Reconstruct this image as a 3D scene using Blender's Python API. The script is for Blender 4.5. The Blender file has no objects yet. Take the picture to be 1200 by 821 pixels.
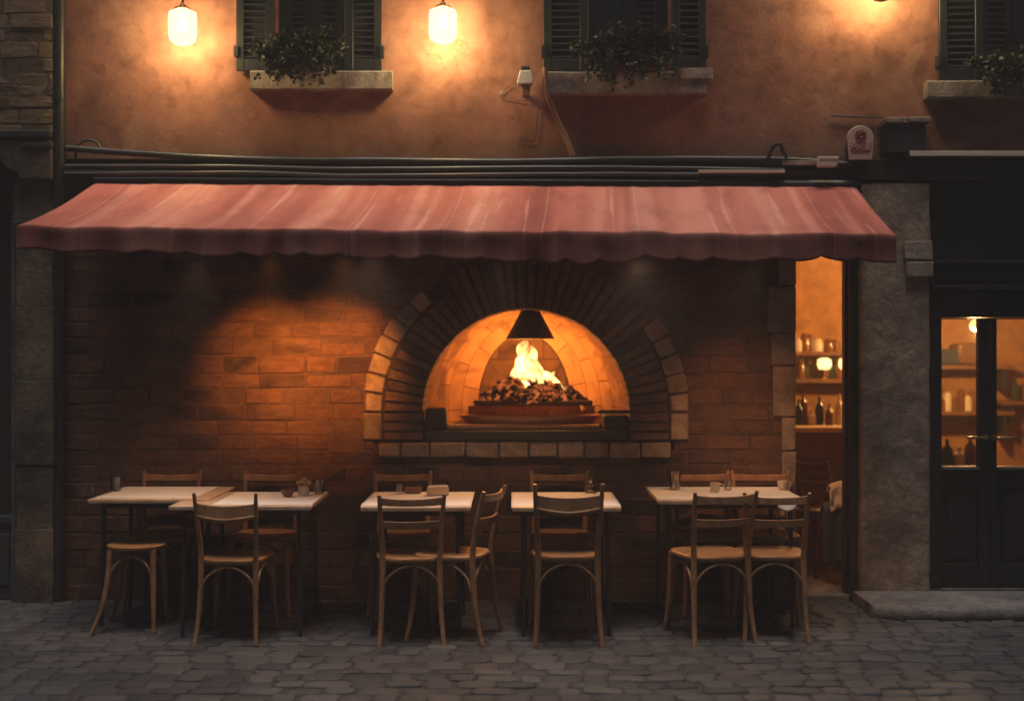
import bpy, bmesh, math, random
from math import radians as R, sin, cos, pi
from mathutils import Vector, Matrix, noise as mnoise

random.seed(11)
scene = bpy.context.scene
COL = scene.collection

# ------------------------------------------------------------------ frame of reference
# facade plane is Y = 0, street runs along X, camera looks along +Y
CAM_D, CAM_H, F = 8.43, 1.64, 1500.0
def S(Y=0.0): return F / (CAM_D + Y)
def X(px, Y=0.0): return (px - 600.0) / S(Y)
def Z(py, Y=0.0): return CAM_H + (410.5 - py) / S(Y)

# ------------------------------------------------------------------ mesh helpers
class MB:
    def __init__(s): s.bm = bmesh.new()
    def box(s, x0, x1, y0, y1, z0, z1, rot=None, piv=None, jit=0.0):
        bm = s.bm
        vs = []
        for z in (z0, z1):
            for (x, y) in ((x0, y0), (x1, y0), (x1, y1), (x0, y1)):
                p = Vector((x, y, z))
                if jit: p += Vector((random.uniform(-jit, jit) for _ in range(3)))
                if rot is not None:
                    c = Vector(piv) if piv is not None else Vector(((x0+x1)/2, (y0+y1)/2, (z0+z1)/2))
                    p = c + rot @ (p - c)
                vs.append(bm.verts.new(p))
        for f in ((3,2,1,0), (4,5,6,7), (0,1,5,4), (1,2,6,5), (2,3,7,6), (3,0,4,7)):
            bm.faces.new([vs[i] for i in f])
        return s
    def tube(s, pts, rad, n=10, cap=True, flat=1.0):
        """pts: list of Vectors, rad: number or list; flat squashes the profile along its second axis"""
        pts = [Vector(p) for p in pts]
        if not isinstance(rad, (list, tuple)): rad = [rad] * len(pts)
        rings = []
        t = (pts[1] - pts[0]).normalized()
        up = Vector((0, 0, 1)) if abs(t.z) < 0.9 else Vector((0, 1, 0))
        a = t.cross(up).normalized(); b = a.cross(t).normalized()
        for i, p in enumerate(pts):
            if 0 < i < len(pts)-1: tt = (pts[i+1] - pts[i-1]).normalized()
            elif i == 0: tt = (pts[1] - pts[0]).normalized()
            else: tt = (pts[-1] - pts[-2]).normalized()
            a = (a - tt * a.dot(tt)).normalized(); b = tt.cross(a).normalized()
            rings.append([s.bm.verts.new(p + (a*cos(2*pi*k/n) + b*sin(2*pi*k/n)*flat) * rad[i]) for k in range(n)])
        for i in range(len(rings)-1):
            for k in range(n):
                s.bm.faces.new((rings[i][k], rings[i][(k+1)%n], rings[i+1][(k+1)%n], rings[i+1][k]))
        if cap:
            s.bm.faces.new(list(reversed(rings[0]))); s.bm.faces.new(rings[-1])
        return s
    def lathe(s, prof, c=(0,0,0), n=24, sx=1.0, sy=1.0):
        """prof: list of (r, z)"""
        c = Vector(c); rings = []
        for (r, z) in prof:
            if r < 1e-5: rings.append([s.bm.verts.new(c + Vector((0,0,z)))])
            else: rings.append([s.bm.verts.new(c + Vector((r*cos(2*pi*k/n)*sx, r*sin(2*pi*k/n)*sy, z))) for k in range(n)])
        for i in range(len(rings)-1):
            A, B = rings[i], rings[i+1]
            for k in range(n):
                k2 = (k+1) % n
                if len(A) == 1 and len(B) == 1: continue
                if len(A) == 1: s.bm.faces.new((A[0], B[k2], B[k]))
                elif len(B) == 1: s.bm.faces.new((A[k], A[k2], B[0]))
                else: s.bm.faces.new((A[k], A[k2], B[k2], B[k]))
        return s
    def prism(s, poly, d0, d1, axis='y'):
        """poly (u,v): axis y -> u=x v=z ; axis z -> u=x v=y ; axis x -> u=y v=z"""
        def P(u, v, d):
            return Vector((u, d, v)) if axis == 'y' else Vector((u, v, d)) if axis == 'z' else Vector((d, u, v))
        A = [s.bm.verts.new(P(u, v, d0)) for u, v in poly]
        B = [s.bm.verts.new(P(u, v, d1)) for u, v in poly]
        n = len(poly)
        s.bm.faces.new(A); s.bm.faces.new(list(reversed(B)))
        for i in range(n):
            s.bm.faces.new((A[i], B[i], B[(i+1)%n], A[(i+1)%n]))
        return s
    def quad(s, *ps):
        s.bm.faces.new([s.bm.verts.new(Vector(p)) for p in ps]); return s
    def grid(s, fn, nu, nv, uv=None, wrap=False):
        V = [[s.bm.verts.new(Vector(fn(i/nu, j/nv))) for j in range(nv+1)] for i in range(nu+1)]
        lay = s.bm.loops.layers.uv.verify() if uv else None
        for i in range(nu):
            for j in range(nv):
                f = s.bm.faces.new((V[i][j], V[i+1][j], V[i+1][j+1], V[i][j+1]))
                if uv:
                    for l, (a, b) in zip(f.loops, ((i,j),(i+1,j),(i+1,j+1),(i,j+1))): l[lay].uv = uv(a/nu, b/nv)
        return s
    def build(s, name, mat, parent=None, smooth=False, bevel=0.0, seg=2, subsurf=0, solid=0.0, recalc=True, angle=40):
        if recalc: bmesh.ops.recalc_face_normals(s.bm, faces=s.bm.faces[:])
        me = bpy.data.meshes.new(name); s.bm.to_mesh(me); s.bm.free()
        o = bpy.data.objects.new(name, me); COL.objects.link(o)
        me.materials.append(mat)
        if parent is not None:
            o.parent = parent
        if solid:
            m = o.modifiers.new('solid', 'SOLIDIFY'); m.thickness = solid; m.offset = 0
        if bevel:
            m = o.modifiers.new('bevel', 'BEVEL'); m.width = bevel; m.segments = seg; m.limit_method = 'ANGLE'; m.angle_limit = R(35)
        if subsurf:
            m = o.modifiers.new('sub', 'SUBSURF'); m.levels = subsurf; m.render_levels = subsurf
        if smooth:
            for p in me.polygons: p.use_smooth = True
            if angle < 180 and not subsurf:
                try: me.set_sharp_from_angle(angle=R(angle))
                except Exception: pass
        return o

def thing(name, label, cat, loc=(0,0,0), rz=0.0, group=None):
    o = bpy.data.objects.new(name, None); COL.objects.link(o)
    o.empty_display_size = 0.1
    o.location = loc; o.rotation_euler = (0, 0, rz)
    o['label'] = label; o['category'] = cat
    if group: o['group'] = group
    return o
def tag(o, label=None, cat=None, group=None, kind=None):
    if label: o['label'] = label
    if cat: o['category'] = cat
    if group: o['group'] = group
    if kind: o['kind'] = kind
    return o
def copy_tree(o, parent=None):
    c = o.copy(); COL.objects.link(c)
    if parent is not None: c.parent = parent
    for ch in list(o.children): copy_tree(ch, c)
    return c
def spline(pts, n=8):
    """Catmull-Rom through the points"""
    P = [Vector(p) for p in pts]; out = []
    for i in range(len(P)-1):
        p0 = P[max(i-1,0)]; p1 = P[i]; p2 = P[i+1]; p3 = P[min(i+2, len(P)-1)]
        for k in range(n):
            t = k/n
            out.append(0.5*((2*p1) + (p2-p0)*t + (2*p0-5*p1+4*p2-p3)*t*t + (3*p1-p0-3*p2+p3)*t**3))
    out.append(P[-1]); return out
def lerp_list(v, n):
    m = len(v)-1
    return [v[min(int(i*m/(n-1)), m-1)] + (v[min(int(i*m/(n-1)), m-1)+1]-v[min(int(i*m/(n-1)), m-1)])*(i*m/(n-1)-min(int(i*m/(n-1)), m-1)) for i in range(n)]

# ------------------------------------------------------------------ materials
class NT:
    def __init__(s, name):
        s.m = bpy.data.materials.new(name); s.m.use_nodes = True
        s.n = s.m.node_tree.nodes; s.l = s.m.node_tree.links
        s.b = s.n['Principled BSDF']; s.out = s.n['Material Output']
        s.geo = None
    def node(s, t, **kw):
        n = s.n.new(t)
        for k, v in kw.items(): setattr(n, k, v)
        return n
    def link(s, a, b): s.l.new(a, b)
    def coord(s, which='Object', scale=(1,1,1)):
        tc = s.node('ShaderNodeTexCoord'); mp = s.node('ShaderNodeMapping')
        mp.inputs['Scale'].default_value = scale
        s.link(tc.outputs[which], mp.inputs['Vector']); return mp.outputs['Vector']
    def noise(s, vec, scale, detail=6, rough=0.6, dist=0.0):
        n = s.node('ShaderNodeTexNoise'); n.inputs['Scale'].default_value = scale
        n.inputs['Detail'].default_value = detail; n.inputs['Roughness'].default_value = rough
        n.inputs['Distortion'].default_value = dist
        if vec is not None: s.link(vec, n.inputs['Vector'])
        return n.outputs['Fac']
    def ramp(s, fac, stops):
        r = s.node('ShaderNodeValToRGB'); e = r.color_ramp.elements
        while len(e) > 1: e.remove(e[-1])
        e[0].position = stops[0][0]; e[0].color = tuple(stops[0][1]) + (1,) if len(stops[0][1]) == 3 else stops[0][1]
        for p, c in stops[1:]:
            k = e.new(p); k.color = tuple(c) + (1,)
        s.link(fac, r.inputs['Fac']); return r.outputs['Color']
    def mix(s, fac, a, b, mode='MIX'):
        m = s.node('ShaderNodeMix', data_type='RGBA', blend_type=mode)
        for sock, v in ((m.inputs[0], fac), (m.inputs[6], a), (m.inputs[7], b)):
            if isinstance(v, (int, float)): sock.default_value = v
            elif isinstance(v, tuple): sock.default_value = v + (1,) if len(v) == 3 else v
            else: s.link(v, sock)
        return m.outputs[2]
    def math(s, op, a, b=0.0, clamp=False):
        m = s.node('ShaderNodeMath', operation=op); m.use_clamp = clamp
        for i, v in enumerate((a, b)):
            if isinstance(v, (int, float)): m.inputs[i].default_value = v
            else: s.link(v, m.inputs[i])
        return m.outputs[0]
    def island(s):
        g = s.node('ShaderNodeNewGeometry'); return g.outputs['Random Per Island']
    def bump(s, h, strength=0.3, dist=0.01, prev=None):
        b = s.node('ShaderNodeBump'); b.inputs['Strength'].default_value = strength; b.inputs['Distance'].default_value = dist
        s.link(h, b.inputs['Height'])
        if prev is not None: s.link(prev, b.inputs['Normal'])
        return b.outputs['Normal']
    def set(s, color=None, rough=None, normal=None, metal=None, spec=None):
        for k, v in (('Base Color', color), ('Roughness', rough), ('Metallic', metal), ('Specular IOR Level', spec)):
            if v is None: continue
            if isinstance(v, (int, float)): s.b.inputs[k].default_value = v
            elif isinstance(v, tuple): s.b.inputs[k].default_value = v + (1,)
            else: s.link(v, s.b.inputs[k])
        if normal is not None: s.link(normal, s.b.inputs['Normal'])
        return s.m

def mat_plaster():
    t = NT('plaster'); v = t.coord()
    n1 = t.noise(v, 1.3, 7, 0.65, 0.15); n2 = t.noise(v, 5.5, 9, 0.68, 0.2); n3 = t.noise(v, 38, 6, 0.7)
    c = t.ramp(n1, [(0.34, (0.19, 0.082, 0.060)), (0.48, (0.35, 0.152, 0.107)), (0.62, (0.47, 0.235, 0.166))])
    c2 = t.ramp(n2, [(0.34, (0.42, 0.36, 0.34)), (0.48, (0.86, 0.83, 0.81)), (0.60, (1.06, 1.04, 1.02))])
    c = t.mix(0.75, c, c2, 'MULTIPLY')
    c = t.mix(t.math('MULTIPLY', n3, 0.25), c, (0.2, 0.10, 0.065))
    # hairline cracks of their own shape
    vo = t.node('ShaderNodeTexVoronoi', feature='DISTANCE_TO_EDGE'); vo.inputs['Scale'].default_value = 1.6
    wv = t.node('ShaderNodeVectorMath', operation='ADD'); nn = t.node('ShaderNodeTexNoise'); nn.inputs['Scale'].default_value = 3.2; nn.inputs['Detail'].default_value = 6
    t.link(v, nn.inputs['Vector']); t.link(v, wv.inputs[0]); t.link(nn.outputs['Color'], wv.inputs[1]); t.link(wv.outputs[0], vo.inputs['Vector'])
    edge = t.math('LESS_THAN', vo.outputs['Distance'], 0.006)
    gate = t.math('GREATER_THAN', t.noise(v, 1.3, 2), 0.56)
    crack = t.math('MULTIPLY', edge, gate)
    c = t.mix(t.math('MULTIPLY', crack, 0.5), c, (0.10, 0.045, 0.03))
    # old splashes of grey dirt close above the cables
    sep = t.node('ShaderNodeSeparateXYZ'); t.link(v, sep.inputs[0])
    zz = t.math('SUBTRACT', 3.22, sep.outputs['Z'])
    g = t.math('MULTIPLY', t.math('ADD', zz, t.math('MULTIPLY', t.math('SUBTRACT', n2, 0.5), 1.6)), 2.2, True)
    c = t.mix(t.math('MULTIPLY', g, 0.7), c, (0.13, 0.085, 0.065))
    # pale repairs
    rep = t.ramp(t.noise(v, 1.7, 4, 0.55, 1.2), [(0.62, (0,0,0)), (0.68, (1,1,1))])
    c = t.mix(t.math('MULTIPLY', rep, 0.22), c, (0.50, 0.29, 0.19))
    h = t.math('ADD', t.math('MULTIPLY', n2, 0.8), t.math('MULTIPLY', n3, 0.25))
    h = t.math('SUBTRACT', h, t.math('MULTIPLY', crack, 0.3))
    nb = t.bump(h, 0.32, 0.03)
    return t.set(c, 0.92, nb, spec=0.2)

def mat_brick(name, base, dark, light, plaster, pf=0.5, rough=0.9):
    t = NT(name); v = t.coord(); r = t.island()
    c = t.ramp(r, [(0.0, dark), (0.14, dark), (0.2, base), (0.6, light), (0.85, base), (1.0, dark)])
    n1 = t.noise(v, 2.2, 6, 0.62, 0.5); n2 = t.noise(v, 22, 8, 0.7); n0 = t.noise(t.coord(scale=(1, 1, 4)), 7, 6, 0.65, 0.6)
    c = t.mix(0.8, c, t.ramp(n2, [(0.3, (0.45, 0.42, 0.40)), (0.6, (1.0, 1.0, 1.0))]), 'MULTIPLY')
    c = t.mix(t.math('MULTIPLY', t.ramp(n1, [(0.46, (0,0,0)), (0.62, (1,1,1))]), pf), c, plaster)
    c = t.mix(0.6, c, t.ramp(n0, [(0.35, (0.42, 0.36, 0.33)), (0.55, (1,1,1))]), 'MULTIPLY')
    nb = t.bump(t.math('ADD', n2, t.math('MULTIPLY', n0, 0.9)), 0.7, 0.012)
    return t.set(c, rough, nb, spec=0.25)

def mat_stone(name, a, b, c3, scale=6, bump=0.6, rough=0.88, island=False):
    t = NT(name); v = t.coord()
    n1 = t.noise(v, scale*0.5, 6, 0.6, 0.3); n2 = t.noise(v, scale*6, 8, 0.7); n3 = t.noise(v, scale*2, 5, 0.6, 0.25)
    c = t.ramp(n1, [(0.32, a), (0.5, b), (0.68, c3)])
    c = t.mix(0.7, c, t.ramp(n2, [(0.3, (0.5, 0.48, 0.46)), (0.62, (1,1,1))]), 'MULTIPLY')
    c = t.mix(0.5, c, t.ramp(n3, [(0.35, (0.45, 0.42, 0.4)), (0.55, (1,1,1))]), 'MULTIPLY')
    if island:
        g = t.math('ADD', 0.62, t.math('MULTIPLY', t.island(), 0.76))
        cc = t.node('ShaderNodeCombineColor')
        for i in range(3): t.link(g, cc.inputs[i])
        c = t.mix(1.0, c, cc.outputs[0], 'MULTIPLY')
    nb = t.bump(t.math('ADD', n2, n3), bump, 0.015)
    return t.set(c, rough, nb, spec=0.3)

def mat_wood(name, a, b, rough=0.42, scale=(14, 14, 1.6), spec=0.4, wear=None):
    t = NT(name); v = t.coord(scale=scale)
    n = t.noise(v, 3.0, 6, 0.65, 1.2); n2 = t.noise(t.coord(), 16, 5, 0.6)
    c = t.ramp(n, [(0.3, a), (0.7, b)])
    c = t.mix(0.5, c, t.ramp(n2, [(0.32, (0.5, 0.46, 0.42)), (0.6, (1,1,1))]), 'MULTIPLY')
    if wear:
        c = t.mix(t.math('MULTIPLY', t.ramp(t.noise(t.coord(), 9, 6, 0.7), [(0.50, (0,0,0)), (0.62, (1,1,1))]), 0.7), c, wear)
        oi = t.node('ShaderNodeObjectInfo'); g = t.math('ADD', 0.70, t.math('MULTIPLY', oi.outputs['Random'], 0.5))
        cc = t.node('ShaderNodeCombineColor')
        for i in range(3): t.link(g, cc.inputs[i])
        c = t.mix(1.0, c, cc.outputs[0], 'MULTIPLY')
    rr = t.math('ADD', rough-0.1, t.math('MULTIPLY', n2, 0.25))
    return t.set(c, rr, t.bump(n, 0.12, 0.004), spec=spec)

def mat_paint(name, col, rough=0.5, var=0.35, metal=0.0, dirt=(0.05, 0.045, 0.04), bump=0.15):
    t = NT(name); v = t.coord()
    n = t.noise(v, 5, 7, 0.65, 0.5); n2 = t.noise(v, 60, 5, 0.6)
    c = t.mix(t.math('MULTIPLY', t.ramp(n, [(0.45, (0,0,0)), (0.7, (1,1,1))]), var), col, dirt)
    return t.set(c, t.math('ADD', rough-0.1, t.math('MULTIPLY', n, 0.2)), t.bump(t.math('ADD', n, n2), bump, 0.004), metal=metal)

def mat_fabric(name, k=1.0):
    t = NT(name); uv = t.coord('UV')
    # faded panels and pale weathered stripes running down the slope (the cloth itself)
    sep = t.node('ShaderNodeSeparateXYZ'); t.link(uv, sep.inputs[0])
    cx = t.node('ShaderNodeCombineXYZ'); t.link(sep.outputs['X'], cx.inputs[0]); t.link(t.math('MULTIPLY', sep.outputs['Y'], 0.010), cx.inputs[1])
    V = cx.outputs[0]
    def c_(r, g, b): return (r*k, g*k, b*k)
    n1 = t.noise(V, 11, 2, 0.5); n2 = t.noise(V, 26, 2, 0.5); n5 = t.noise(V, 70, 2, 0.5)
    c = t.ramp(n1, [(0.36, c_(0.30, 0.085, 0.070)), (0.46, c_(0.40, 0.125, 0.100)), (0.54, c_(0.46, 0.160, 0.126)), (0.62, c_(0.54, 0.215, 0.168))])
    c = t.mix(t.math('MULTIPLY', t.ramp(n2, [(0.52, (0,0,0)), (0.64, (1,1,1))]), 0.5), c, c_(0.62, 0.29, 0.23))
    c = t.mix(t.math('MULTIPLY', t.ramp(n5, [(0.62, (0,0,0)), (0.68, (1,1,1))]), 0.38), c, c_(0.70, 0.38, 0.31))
    fr = t.math('FRACT', t.math('MULTIPLY', sep.outputs['X'], 9.0))
    seam = t.math('LESS_THAN', t.math('ABSOLUTE', t.math('SUBTRACT', fr, 0.37)), 0.008)
    c = t.mix(t.math('MULTIPLY', seam, 0.2), c, c_(0.74, 0.46, 0.38))
    # dirt and rain marks
    o = t.coord(scale=(1, .35, 1)); n3 = t.noise(o, 5, 7, 0.62, 0.2); n4 = t.noise(t.coord(), 320, 2, 0.5)
    c = t.mix(0.5, c, t.ramp(n3, [(0.34, (0.55, 0.52, 0.5)), (0.52, (1,1,1))]), 'MULTIPLY')
    edge = t.math('MULTIPLY', t.math('SUBTRACT', t.math('ADD', sep.outputs['Y'], t.math('MULTIPLY', n2, 0.10)), 0.98), 9.0, True)
    nb = t.bump(n4, 0.2, 0.004); nb = t.bump(t.noise(V, 60, 3, 0.55), 0.25, 0.012, nb)
    m = t.set(c, 0.92, nb, spec=0.1)
    t.b.inputs['Sheen Weight'].default_value = 0.1
    return m

def mat_glass(name, tint=(0.9, 0.93, 0.92), fac=0.12, rough=0.03):
    t = NT(name); t.n.remove(t.b)
    tr = t.node('ShaderNodeBsdfTransparent'); tr.inputs[0].default_value = tint + (1,)
    gl = t.node('ShaderNodeBsdfGlossy'); gl.inputs['Roughness'].default_value = rough
    fr = t.node('ShaderNodeFresnel'); fr.inputs[0].default_value = 1.5
    mx = t.node('ShaderNodeMixShader')
    t.link(t.math('ADD', fr.outputs[0], fac, True), mx.inputs[0]); t.link(tr.outputs[0], mx.inputs[1]); t.link(gl.outputs[0], mx.inputs[2])
    t.link(mx.outputs[0], t.out.inputs['Surface']); return t.m

def mat_emit(name, col, strength):
    t = NT(name)
    t.set((0.8, 0.75, 0.65), 0.4)
    t.b.inputs['Emission Color'].default_value = col + (1,)
    t.b.inputs['Emission Strength'].default_value = strength
    return t.m

def mat_leaf(name):
    t = NT(name); r = t.island()
    c = t.ramp(r, [(0.0, (0.020, 0.030, 0.012)), (0.5, (0.036, 0.050, 0.019)), (0.85, (0.06, 0.072, 0.028)), (1.0, (0.11, 0.095, 0.045))])
    m = t.set(c, 0.55)
    t.b.inputs['Subsurface Weight'].default_value = 0.0
    return m

def mat_cobble():
    t = NT('cobble_stone'); v = t.coord(); r = t.island()
    c = t.ramp(r, [(0.0, (0.054, 0.054, 0.057)), (0.4, (0.076, 0.074, 0.075)), (0.75, (0.104, 0.100, 0.098)), (1.0, (0.066, 0.067, 0.072))])
    n1 = t.noise(v, 1.1, 4, 0.6, 0.5); n2 = t.noise(v, 42, 8, 0.7); n3 = t.noise(v, 14, 5, 0.65, 0.6)
    c = t.mix(0.75, c, t.ramp(n2, [(0.3, (0.45, 0.45, 0.45)), (0.62, (1.1, 1.1, 1.1))]), 'MULTIPLY')
    c = t.mix(0.6, c, t.ramp(n1, [(0.35, (0.55, 0.53, 0.52)), (0.6, (1,1,1))]), 'MULTIPLY')
    rr = t.math('ADD', 0.52, t.math('MULTIPLY', n3, 0.35))
    nb = t.bump(t.math('ADD', t.math('MULTIPLY', n2, 0.5), n3), 0.45, 0.010)
    return t.set(c, rr, nb, spec=0.35)

def mat_domebrick():
    t = NT('oven_lining'); uv = t.coord('UV')
    br = t.node('ShaderNodeTexBrick'); t.link(uv, br.inputs['Vector'])
    br.inputs['Scale'].default_value = 1.0; br.inputs['Mortar Size'].default_value = 0.008; br.inputs['Mortar Smooth'].default_value = 0.6
    br.inputs['Brick Width'].default_value = 0.34; br.inputs['Row Height'].default_value = 0.21; br.inputs['Bias'].default_value = 0.0
    br.inputs['Color1'].default_value = (0.50, 0.27, 0.12, 1); br.inputs['Color2'].default_value = (0.42, 0.22, 0.095, 1); br.inputs['Mortar'].default_value = (0.24, 0.11, 0.045, 1)
    o = t.coord(); n = t.noise(o, 4.5, 6, 0.6, 0.8); n2 = t.noise(o, 30, 6, 0.7)
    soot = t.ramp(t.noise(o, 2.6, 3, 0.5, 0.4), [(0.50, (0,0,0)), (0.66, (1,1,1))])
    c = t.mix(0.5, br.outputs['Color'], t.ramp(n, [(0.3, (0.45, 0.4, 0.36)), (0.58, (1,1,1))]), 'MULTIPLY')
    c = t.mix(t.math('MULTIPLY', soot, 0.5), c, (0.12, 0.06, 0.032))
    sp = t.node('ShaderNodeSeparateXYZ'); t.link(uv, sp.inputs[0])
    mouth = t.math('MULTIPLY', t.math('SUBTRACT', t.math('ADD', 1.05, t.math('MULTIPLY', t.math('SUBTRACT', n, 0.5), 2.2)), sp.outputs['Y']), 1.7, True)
    c = t.mix(t.math('MULTIPLY', mouth, 0.84), c, (0.075, 0.032, 0.016))  # soot towards the mouth, which also paints in the firelight's falloff
    h = t.math('ADD', t.math('MULTIPLY', br.outputs['Fac'], -0.6), t.math('MULTIPLY', n2, 0.4))
    return t.set(c, 0.9, t.bump(h, 0.5, 0.01), spec=0.2)

def mat_ember():
    t = NT('ember_wood'); o = t.coord(); r = t.island()
    n = t.noise(o, 18, 6, 0.65, 0.5)
    c = t.ramp(r, [(0.0, (0.010, 0.006, 0.005)), (0.5, (0.024, 0.010, 0.006)), (1.0, (0.060, 0.022, 0.009))])
    m = t.set(t.mix(0.6, c, t.ramp(n, [(0.35, (0.3, 0.28, 0.26)), (0.6, (1,1,1))]), 'MULTIPLY'), 0.95, t.bump(n, 0.6, 0.01), spec=0.05)
    # glowing cracks in the burning wood
    g = t.ramp(n, [(0.50, (0,0,0)), (0.62, (0.9,0.9,0.9))])
    t.b.inputs['Emission Color'].default_value = (1.0, 0.22, 0.04, 1)
    t.link(t.math('MULTIPLY', g, 0.7), t.b.inputs['Emission Strength'])
    return m

def mat_flame():
    t = NT('flame_gas'); t.n.remove(t.b)
    o = t.coord(scale=(1, 1, .55)); n = t.noise(o, 14, 3, 0.55, 0.9)
    em = t.node('ShaderNodeEmission')
    em.inputs['Color'].default_value = (1.0, 0.52, 0.16, 1)
    t.link(t.math('MULTIPLY', t.ramp(n, [(0.36, (0.10,0.10,0.10)), (0.60, (1,1,1))]), 92.0), em.inputs['Strength'])
    t.link(em.outputs[0], t.out.inputs['Volume'])
    return t.m

def mat_lampglass():
    t = NT('frosted_lamp_glass'); t.n.remove(t.b)
    tr = t.node('ShaderNodeBsdfTransparent'); tr.inputs[0].default_value = (.96, .94, .9, 1)
    em = t.node('ShaderNodeEmission'); em.inputs[0].default_value = (1.0, .86, .62, 1); em.inputs[1].default_value = 2.2
    mx = t.node('ShaderNodeMixShader'); mx.inputs[0].default_value = .38
    t.link(tr.outputs[0], mx.inputs[1]); t.link(em.outputs[0], mx.inputs[2]); t.link(mx.outputs[0], t.out.inputs['Surface'])
    return t.m

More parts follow.
